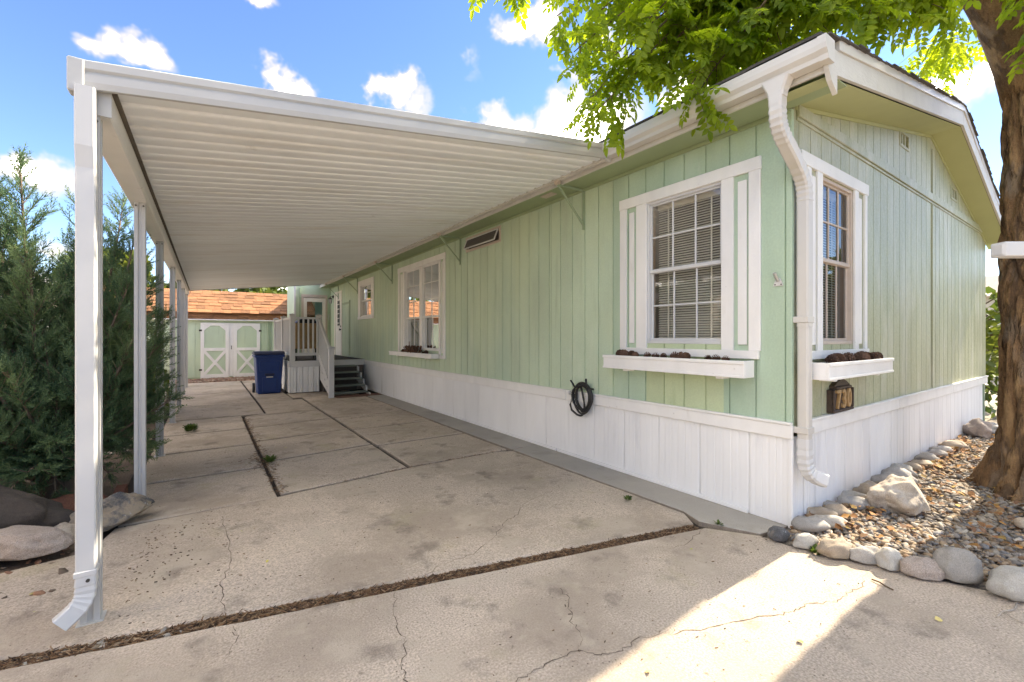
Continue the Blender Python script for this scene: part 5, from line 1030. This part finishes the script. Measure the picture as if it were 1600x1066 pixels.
for k in range(9):                                 # feathery spray: axis of scale-leaved twiglets in several planes
    t = k/9; 
    for s in (-1,1):
        ang = k*1.1+(0 if s > 0 else 3.14); ln = .42*(1-.65*t); b = np.array((t,0,0)); d = np.array((.80,.60*math.cos(ang),.60*math.sin(ang)))*ln; w = np.array((0,-math.sin(ang),math.cos(ang)))*.028
        i0 = len(tvl); tvl += [b-w*.5, b+d*.55-w, b+d, b+d*.55+w]; tfl.append((i0,i0+1,i0+2,i0+3))
i0 = len(tvl); tvl += [np.array(v) for v in ((0,-.03,0),(1.1,0,0),(0,.03,0),(.0,0,.03))]; tfl.append((i0,i0+1,i0+2,i0+3))
def frames(dirs, rng_):
    d = np.asarray(dirs,float); d /= np.linalg.norm(d,axis=1,keepdims=True); r_ = rng_.normal(size=d.shape); r_ -= d*(r_*d).sum(1,keepdims=True); r_ /= np.linalg.norm(r_,axis=1,keepdims=True); return np.stack([d,r_,np.cross(d,r_)],2)
P_ = np.array([s[0][:] for s in sprays]); D_ = np.array([s[1][:] for s in sprays]); Z_ = np.array([s[2] for s in sprays])
V, F = scatter(np.array(tvl), np.array(tfl), frames(D_, rs)*Z_[:,None,None], P_)
fo = fast_mesh('foliage', V, F, 'juniper', JU, WO[JU.name]); print('juniper sprays', len(sprays), len(F))

# ------------------------------------------------------------------ big tree on the right
TR = root('locust_tree', (2.56,-1.03,0), 'big old tree with furrowed brown bark and bright green hanging leaves', 'tree')
def trunk_mesh():
    nz_, na = 230, 150; V = []; zt = 4.9
    for i in range(nz_+1):
        t = i/nz_; z = -.08 + t*(zt+.08)
        r0 = .315 + .145*math.exp(-max(z,0)/.30) + .02*math.exp(-((z-3.6)/.7)**2) + (.12*max(0,(z-3.6))/1.6)
        cx_ = 2.52 - .035*z - .10*max(0,z-2.8)**1.5; cy_ = -1.02 - .012*z
        for j in range(na):
            a = 2*math.pi*j/na; ca, sa = math.cos(a), math.sin(a)
            root_f = .10*math.exp(-max(z,0)/.28)*math.sin(5*a+.6)+.05*math.exp(-max(z,0)/.5)*math.sin(3*a+2)
            lump = .045*noise.noise(Vector((ca*1.3,sa*1.3,z*.7+4)))
            tw = a+.10*math.sin(z*1.3)
            q = Vector((math.cos(tw)*2.3,math.sin(tw)*2.3,z*.75)); wv = noise.noise(q*1.4+Vector((5,1,3)))*.5
            rid = 1-abs(noise.noise(Vector((math.cos(tw)*5.2+wv,math.sin(tw)*5.2,z*.95+wv)))*2.6); rid = max(rid,-.3)
            rid2 = 1-abs(noise.noise(Vector((math.cos(tw)*9+wv,math.sin(tw)*9,z*2.6+9)))*2.0)
            fine = noise.noise(Vector((ca*22,sa*22,z*9)))
            r_ = r0+root_f+lump - .10*max(0,rid)**3 - .045*max(0,rid2)**2.5 + .012*fine
            V.append((cx_+r_*ca, cy_+r_*sa, z))
    F = [(i*na+j, i*na+(j+1)%na, (i+1)*na+(j+1)%na, (i+1)*na+j) for i in range(nz_) for j in range(na)]
    return fast_mesh('trunk', V, F, 'bark', TR, WO[TR.name], True)
trunk_mesh()
tb = MB(); lr = random.Random(5)
limbs = [((2.34,-1.0,3.55),(1.75,-.75,4.9),(-.6,.7,6.6)),((2.5,-.9,4.4),(3.6,-1.6,5.9),(5.2,-2.4,7.4)),((2.4,-.85,4.6),(2.6,.6,6.0),(3.4,3.0,7.6)),((2.3,-.9,4.4),(1.4,-1.8,5.8),(-.2,-3.0,6.8)),((2.4,-.9,4.7),(2.5,-.9,6.5),(2.3,-1.0,9.0))]
lb = MB()
for l in limbs: (lb if l is limbs[0] else tb).tube([Vector(l[0])*(1-t)**2+Vector(l[1])*2*t*(1-t)+Vector(l[2])*t*t for t in [i/12 for i in range(13)]], lambda i: .27-.018*i, 14)
# hanging branches in view: (start, mid, tip)
BR = []
def br(tip, start=None, up=.55):
    tip = Vector(tip); s = Vector(start) if start else Vector((2.2+lr.uniform(-.3,.3),-.7+lr.uniform(-.2,.3),4.5)).lerp(tip,.25)+Vector((0,0,.9)); m_ = s.lerp(tip,.55)+Vector((0,0,up)); BR.append((s,m_,tip))
for t in [(x,y,z-.02) for x,y,z in [(-1.74,1.30,4.02),(-1.42,1.06,3.76),(-1.25,.96,3.55),(-1.17,.90,3.17),(-1.15,.88,3.06),(-1.02,.80,3.5),(-.86,.70,3.44),(-.70,.58,3.50),(-.55,.47,3.27),(-.48,.46,3.22),(-.38,.38,3.42),(-.62,.52,3.65),(-.25,.28,3.55),(-.05,.15,3.62),(.0,.5,3.75),(-.3,.9,3.85),(-.8,1.2,3.95),
          (.18,-.05,3.74),(.38,-.16,3.78),(.30,.2,3.8),(.55,-.30,3.82),(.80,-.45,3.86),(.92,-.5,3.90),(1.0,-.55,3.98),(1.08,-.6,4.0),(-.9,.55,3.7),(-.3,.1,3.72),(.1,-.2,3.8),(-1.0,.95,3.95),(-.55,.75,3.9),(-.2,.5,4.0),(.6,0,4.1),(.9,-.3,4.0),(1.62,-1.12,3.75),(1.6,-1.1,3.95),(-1.2,.7,4.1),(-.6,.3,4.2),(.2,.1,4.3)]]:
    br(t)
for k in range(15):                                # the rest of the crown, above and behind
    a = lr.uniform(0,6.28); r_ = lr.uniform(.8,4.6); z = lr.uniform(6.2,9.5)*(1-.03*r_); br((2.2+r_*math.cos(a),-.8+r_*math.sin(a),z), (2.3+.35*r_*math.cos(a),-.85+.35*r_*math.sin(a),z-.3+.2*lr.random()), .3)
LV = []
def sunspot(p):                                    # gap in the crown that lets the sun through on the driveway
    k = p.z/SUN.z; return -2.7 < p.x-SUN.x*k < 1.6 and -.80 < p.y-SUN.y*k < -.02
for bi, (s,m_,e) in enumerate(BR):
    inview = bi < 38; n = 16; c_ = [s*(1-t)**2+m_*2*t*(1-t)+e*t*t for t in [i/n for i in range(n+1)]]; tb.tube(c_, lambda i: .020-.0010*i, 5)
    nt_ = 14 if inview else 16
    for k in range(nt_):
        t = (.42 if inview else .2)+(.58 if inview else .8)*(k+.5)/nt_; i = min(int(t*n),n-1); p = c_[i].lerp(c_[i+1],t*n-i); ax = (c_[i+1]-c_[i]).normalized(); perp = ax.orthogonal().normalized(); perp.rotate(Quaternion(ax, lr.uniform(0,6.28)))
        ln = lr.uniform(.10,.30) if inview else lr.uniform(.3,.8); d = (perp*.8+ax*.7+Vector((0,0,-.15))).normalized(); cc = curve(p, p+d*ln, (0,0,.03), 4)
        if not sunspot(p): tb.tube(cc, lambda i_: .0042-.0006*i_, 4)
        nl = 5 if inview else 5
        for q in range(nl):
            u_ = (q+.8)/nl; ii = min(int(u_*4),3); pp = cc[ii].lerp(cc[ii+1],u_*4-ii)
            if sunspot(pp): continue
            sd = Vector((lr.gauss(0,1),lr.gauss(0,1),lr.gauss(0,.5))).normalized(); dd = (d*.6+sd*.8+Vector((0,0,-.30))).normalized(); LV.append((pp,dd,lr.uniform(.17,.26)*(1 if inview else 1.4)))
lb.build('limb', 'bark', TR, smooth=True, fix=False)
tb.build('branches', 'twig_bark', TR, smooth=True, fix=False)
tv, tf = [], []
def leaflet(b, d, n_, ln, w):
    b, d, n_ = Vector(b), Vector(d).normalized(), Vector(n_).normalized(); s = n_.cross(d).normalized(); i0 = len(tv)
    for (f_, k, h) in ((0,0,0),(.3,.95,.12),(.68,.82,.05),(1,0,-.10),(.68,-.82,.05),(.3,-.95,.12)): tv.append(tuple(b+d*(ln*f_)+s*(w*.5*k)+n_*(ln*h)))
    tf.extend([(i0,i0+3,i0+2,i0+1),(i0,i0+5,i0+4,i0+3)])
lr2 = random.Random(2)
for k in range(5):
    t = .25+.17*k
    for s in (-1,1): leaflet((t,0,-.10*t*t), (.55,s*1.0,-.25+lr2.uniform(-.2,.2)), (lr2.uniform(-.2,.2),lr2.uniform(-.35,.35),1), .33*(1-.12*abs(k-2)), .165)
leaflet((1.0,0,-.1), (1,0,-.3), (0,.1,1), .36, .17)
P_ = np.array([s[0][:] for s in LV]); D_ = np.array([s[1][:] for s in LV]); Z_ = np.array([s[2] for s in LV])
up_ = np.array([0,0,1.])+rs.normal(size=D_.shape)*.35; rr_ = np.cross(up_, D_); rr_ /= np.linalg.norm(rr_,axis=1,keepdims=True); Fm = np.stack([D_, rr_, np.cross(D_, rr_)],2)
V, F = scatter(np.array(tv), np.array(tf), Fm*Z_[:,None,None], P_); fast_mesh('crown', V, F, 'leaf', TR, WO[TR.name]); print('leaves', len(LV), len(F))

# ------------------------------------------------------------------ neighbours and background
NB = root('neighbour_home', (-8.9,6,-.1), 'sunlit beige neighbouring home half hidden behind the juniper', 'house')
NX, NY0, NY1 = -7.35, -2.5, 15.5
m = MB(); m.box(NX-4.2,NX,NY0,NY1,-.14,3.0); m.build('wall', 'neighbour_wall', NB)
y = NY0
while y < NY1-.1: m = MB(); m.box(NX+.001,NX+.016,y+.004,y+.30,.0,2.95,.003); m.build('siding_board', 'neighbour_wall', NB); y += .304
m = MB(); m.add([(NX+.4,NY0-.4,2.95),(NX+.4,NY1+.4,2.95),(NX-2.1,NY1+.4,3.75),(NX-2.1,NY0-.4,3.75),(NX-4.6,NY1+.4,2.95),(NX-4.6,NY0-.4,2.95)], [(0,1,2,3),(3,2,4,5),(0,3,5),(1,4,2)]); m.build('roof', 'neighbour_roof', NB, fix=False)
m = MB(); m.box(NX+.36,NX+.42,NY0-.4,NY1+.4,2.80,2.96,.004); m.build('fascia', 'white_vinyl', NB)
for yc in (.4,4.2,6.4,9.5,12.6):
    m = MB(); m.box(NX+.0165,NX+.05,yc-.65,yc+.65,1.05,2.35,.005); w = m.build('window_frame', 'white_vinyl', NB)
    for s in (0,1): k = MB(); k.box(NX+.0505,NX+.056,yc-.55,yc+.55,1.13+s*.60,1.68+s*.60); k.build('pane', 'window_dark', w)
# distant home behind the shed
FH = root('distant_home', (-2,27,-.1), 'pale tan shingled roof of a home beyond the shed', 'house')
m = MB(); m.box(-9,7,26,32,-.14,2.7); m.build('wall', 'neighbour_wall', FH)
m = MB(); m.add([(-9.5,25.5,2.65),(7.5,25.5,2.65),(7.5,29,3.75),(-9.5,29,3.75),(7.5,32.5,2.65),(-9.5,32.5,2.65)], [(0,1,2,3),(3,2,4,5)]); m.build('roof', 'tan_roof', FH, fix=False)
def bush(name, c, rad, n, label, cat, mat='hedge', seed=1, trunk=True, leaf=.16):
    q = random.Random(seed); T = root(name, (c[0],c[1],-.1), label, cat); m = MB()
    if trunk: m.tube([(c[0],c[1],-.1),(c[0]+.1,c[1],c[2]*.6),(c[0],c[1],c[2])], lambda i: .18*rad[0]/2-.05*i, 8)
    P = []; D = []; cl = [(Vector((q.gauss(0,.5),q.gauss(0,.5),q.gauss(0,.5))),q.uniform(.3,.55)) for _ in range(22)]
    for k in range(n):
        o_, r_ = q.choice(cl); d = Vector((q.gauss(0,1),q.gauss(0,1),q.gauss(0,1))).normalized(); v_ = o_+d*r_*q.random()**.4; p = Vector(c)+Vector((v_.x*rad[0],v_.y*rad[1],v_.z*rad[2])); P.append(p[:]); D.append(d[:])
        if trunk and k % 40 == 0: m.tube([(c[0],c[1],c[2]*.75),p], lambda i: .03-.02*i, 4)
    if trunk: m.build('trunk', 'twig_bark', T)
    V, F = scatter(np.array([(-.3,0,0),(.3,-.45,.1),(1,0,-.1),(.3,.45,.1)]), np.array([(0,1,2,3)]), frames(np.array(D)+rs.normal(size=(n,3))*.6, rs)*leaf*(.7+.6*rs.rand(n,1,1)), np.array(P)); fast_mesh('crown', V, F, mat, T, WO[T.name])
bush('leafy_bush', (-5.0,8.6,.75), (.75,1.0,.85), 5000, 'sunlit yellow green bush behind the juniper by the posts', 'bush', seed=4, leaf=.09)
bush('background_tree', (-9,38,3.2), (4,3,2.2), 5000, 'dark leafy tree top far beyond the shed on the left', 'tree', seed=5, leaf=.5)
bush('background_tree', (3,42,3.4), (5,3,2.2), 5000, 'dark leafy tree top far beyond the green vestibule', 'tree', seed=6, leaf=.5)
bush('background_tree', (9.6,1.6,1.5), (1.5,1.5,1.7), 5000, 'green tree standing past the far right corner of the home', 'tree', seed=7, leaf=.16)
EH = root('side_home', (24,6,-.1), 'beige home standing beyond the right side yard', 'house')
m = MB(); m.box(20,26,-2,16,-.14,2.9); m.build('wall', 'neighbour_wall', EH)
m = MB(); m.add([(19.6,-2.4,2.85),(19.6,16.4,2.85),(23,16.4,3.9),(23,-2.4,3.9),(26.4,16.4,2.85),(26.4,-2.4,2.85)], [(0,3,2,1),(3,5,4,2),(0,5,3),(1,2,4)]); m.build('roof', 'neighbour_roof', EH, fix=False)
for yc in (1,6,11): m = MB(); m.box(19.95,20-.001,yc-.7,yc+.7,1,2.2,.005); m.build('window_frame', 'white_vinyl', EH)
bush('background_tree', (16,-6,2.6), (2.2,2.2,2.4), 4000, 'round leafy tree in the right side yard near the street', 'tree', seed=12, leaf=.25)
# homes and trees across the street, behind the camera (mirrored in the window panes)
for (x,yy,lb) in ((-3,-17,'beige home across the street behind the camera'),(14,-18,'second beige home across the street, to the right behind the camera')):
    H2 = root('street_home', (x,yy,-.1), lb, 'house'); m = MB(); m.box(x-5,x+5,yy-4,yy,-.14,3.0); m.build('wall', 'neighbour_wall', H2)
    m = MB(); m.add([(x-5.4,yy+.5,2.9),(x+5.4,yy+.5,2.9),(x+5.4,yy-2,4.1),(x-5.4,yy-2,4.1),(x+5.4,yy-4.5,2.9),(x-5.4,yy-4.5,2.9)], [(0,1,2,3),(3,2,4,5),(0,3,5),(1,4,2)]); m.build('roof', 'neighbour_roof', H2, fix=False)
    for k in (-3,0,3): m = MB(); m.box(x+k-.7,x+k+.7,yy,yy+.04,1,2.3,.005); m.build('window_frame', 'white_vinyl', H2)
bush('street_tree', (9.5,-13,4.2), (2.6,2.6,3.2), 7000, 'leafy tree across the street mirrored in the gable window', 'tree', seed=9, leaf=.25)
print('objects', len(bpy.data.objects))
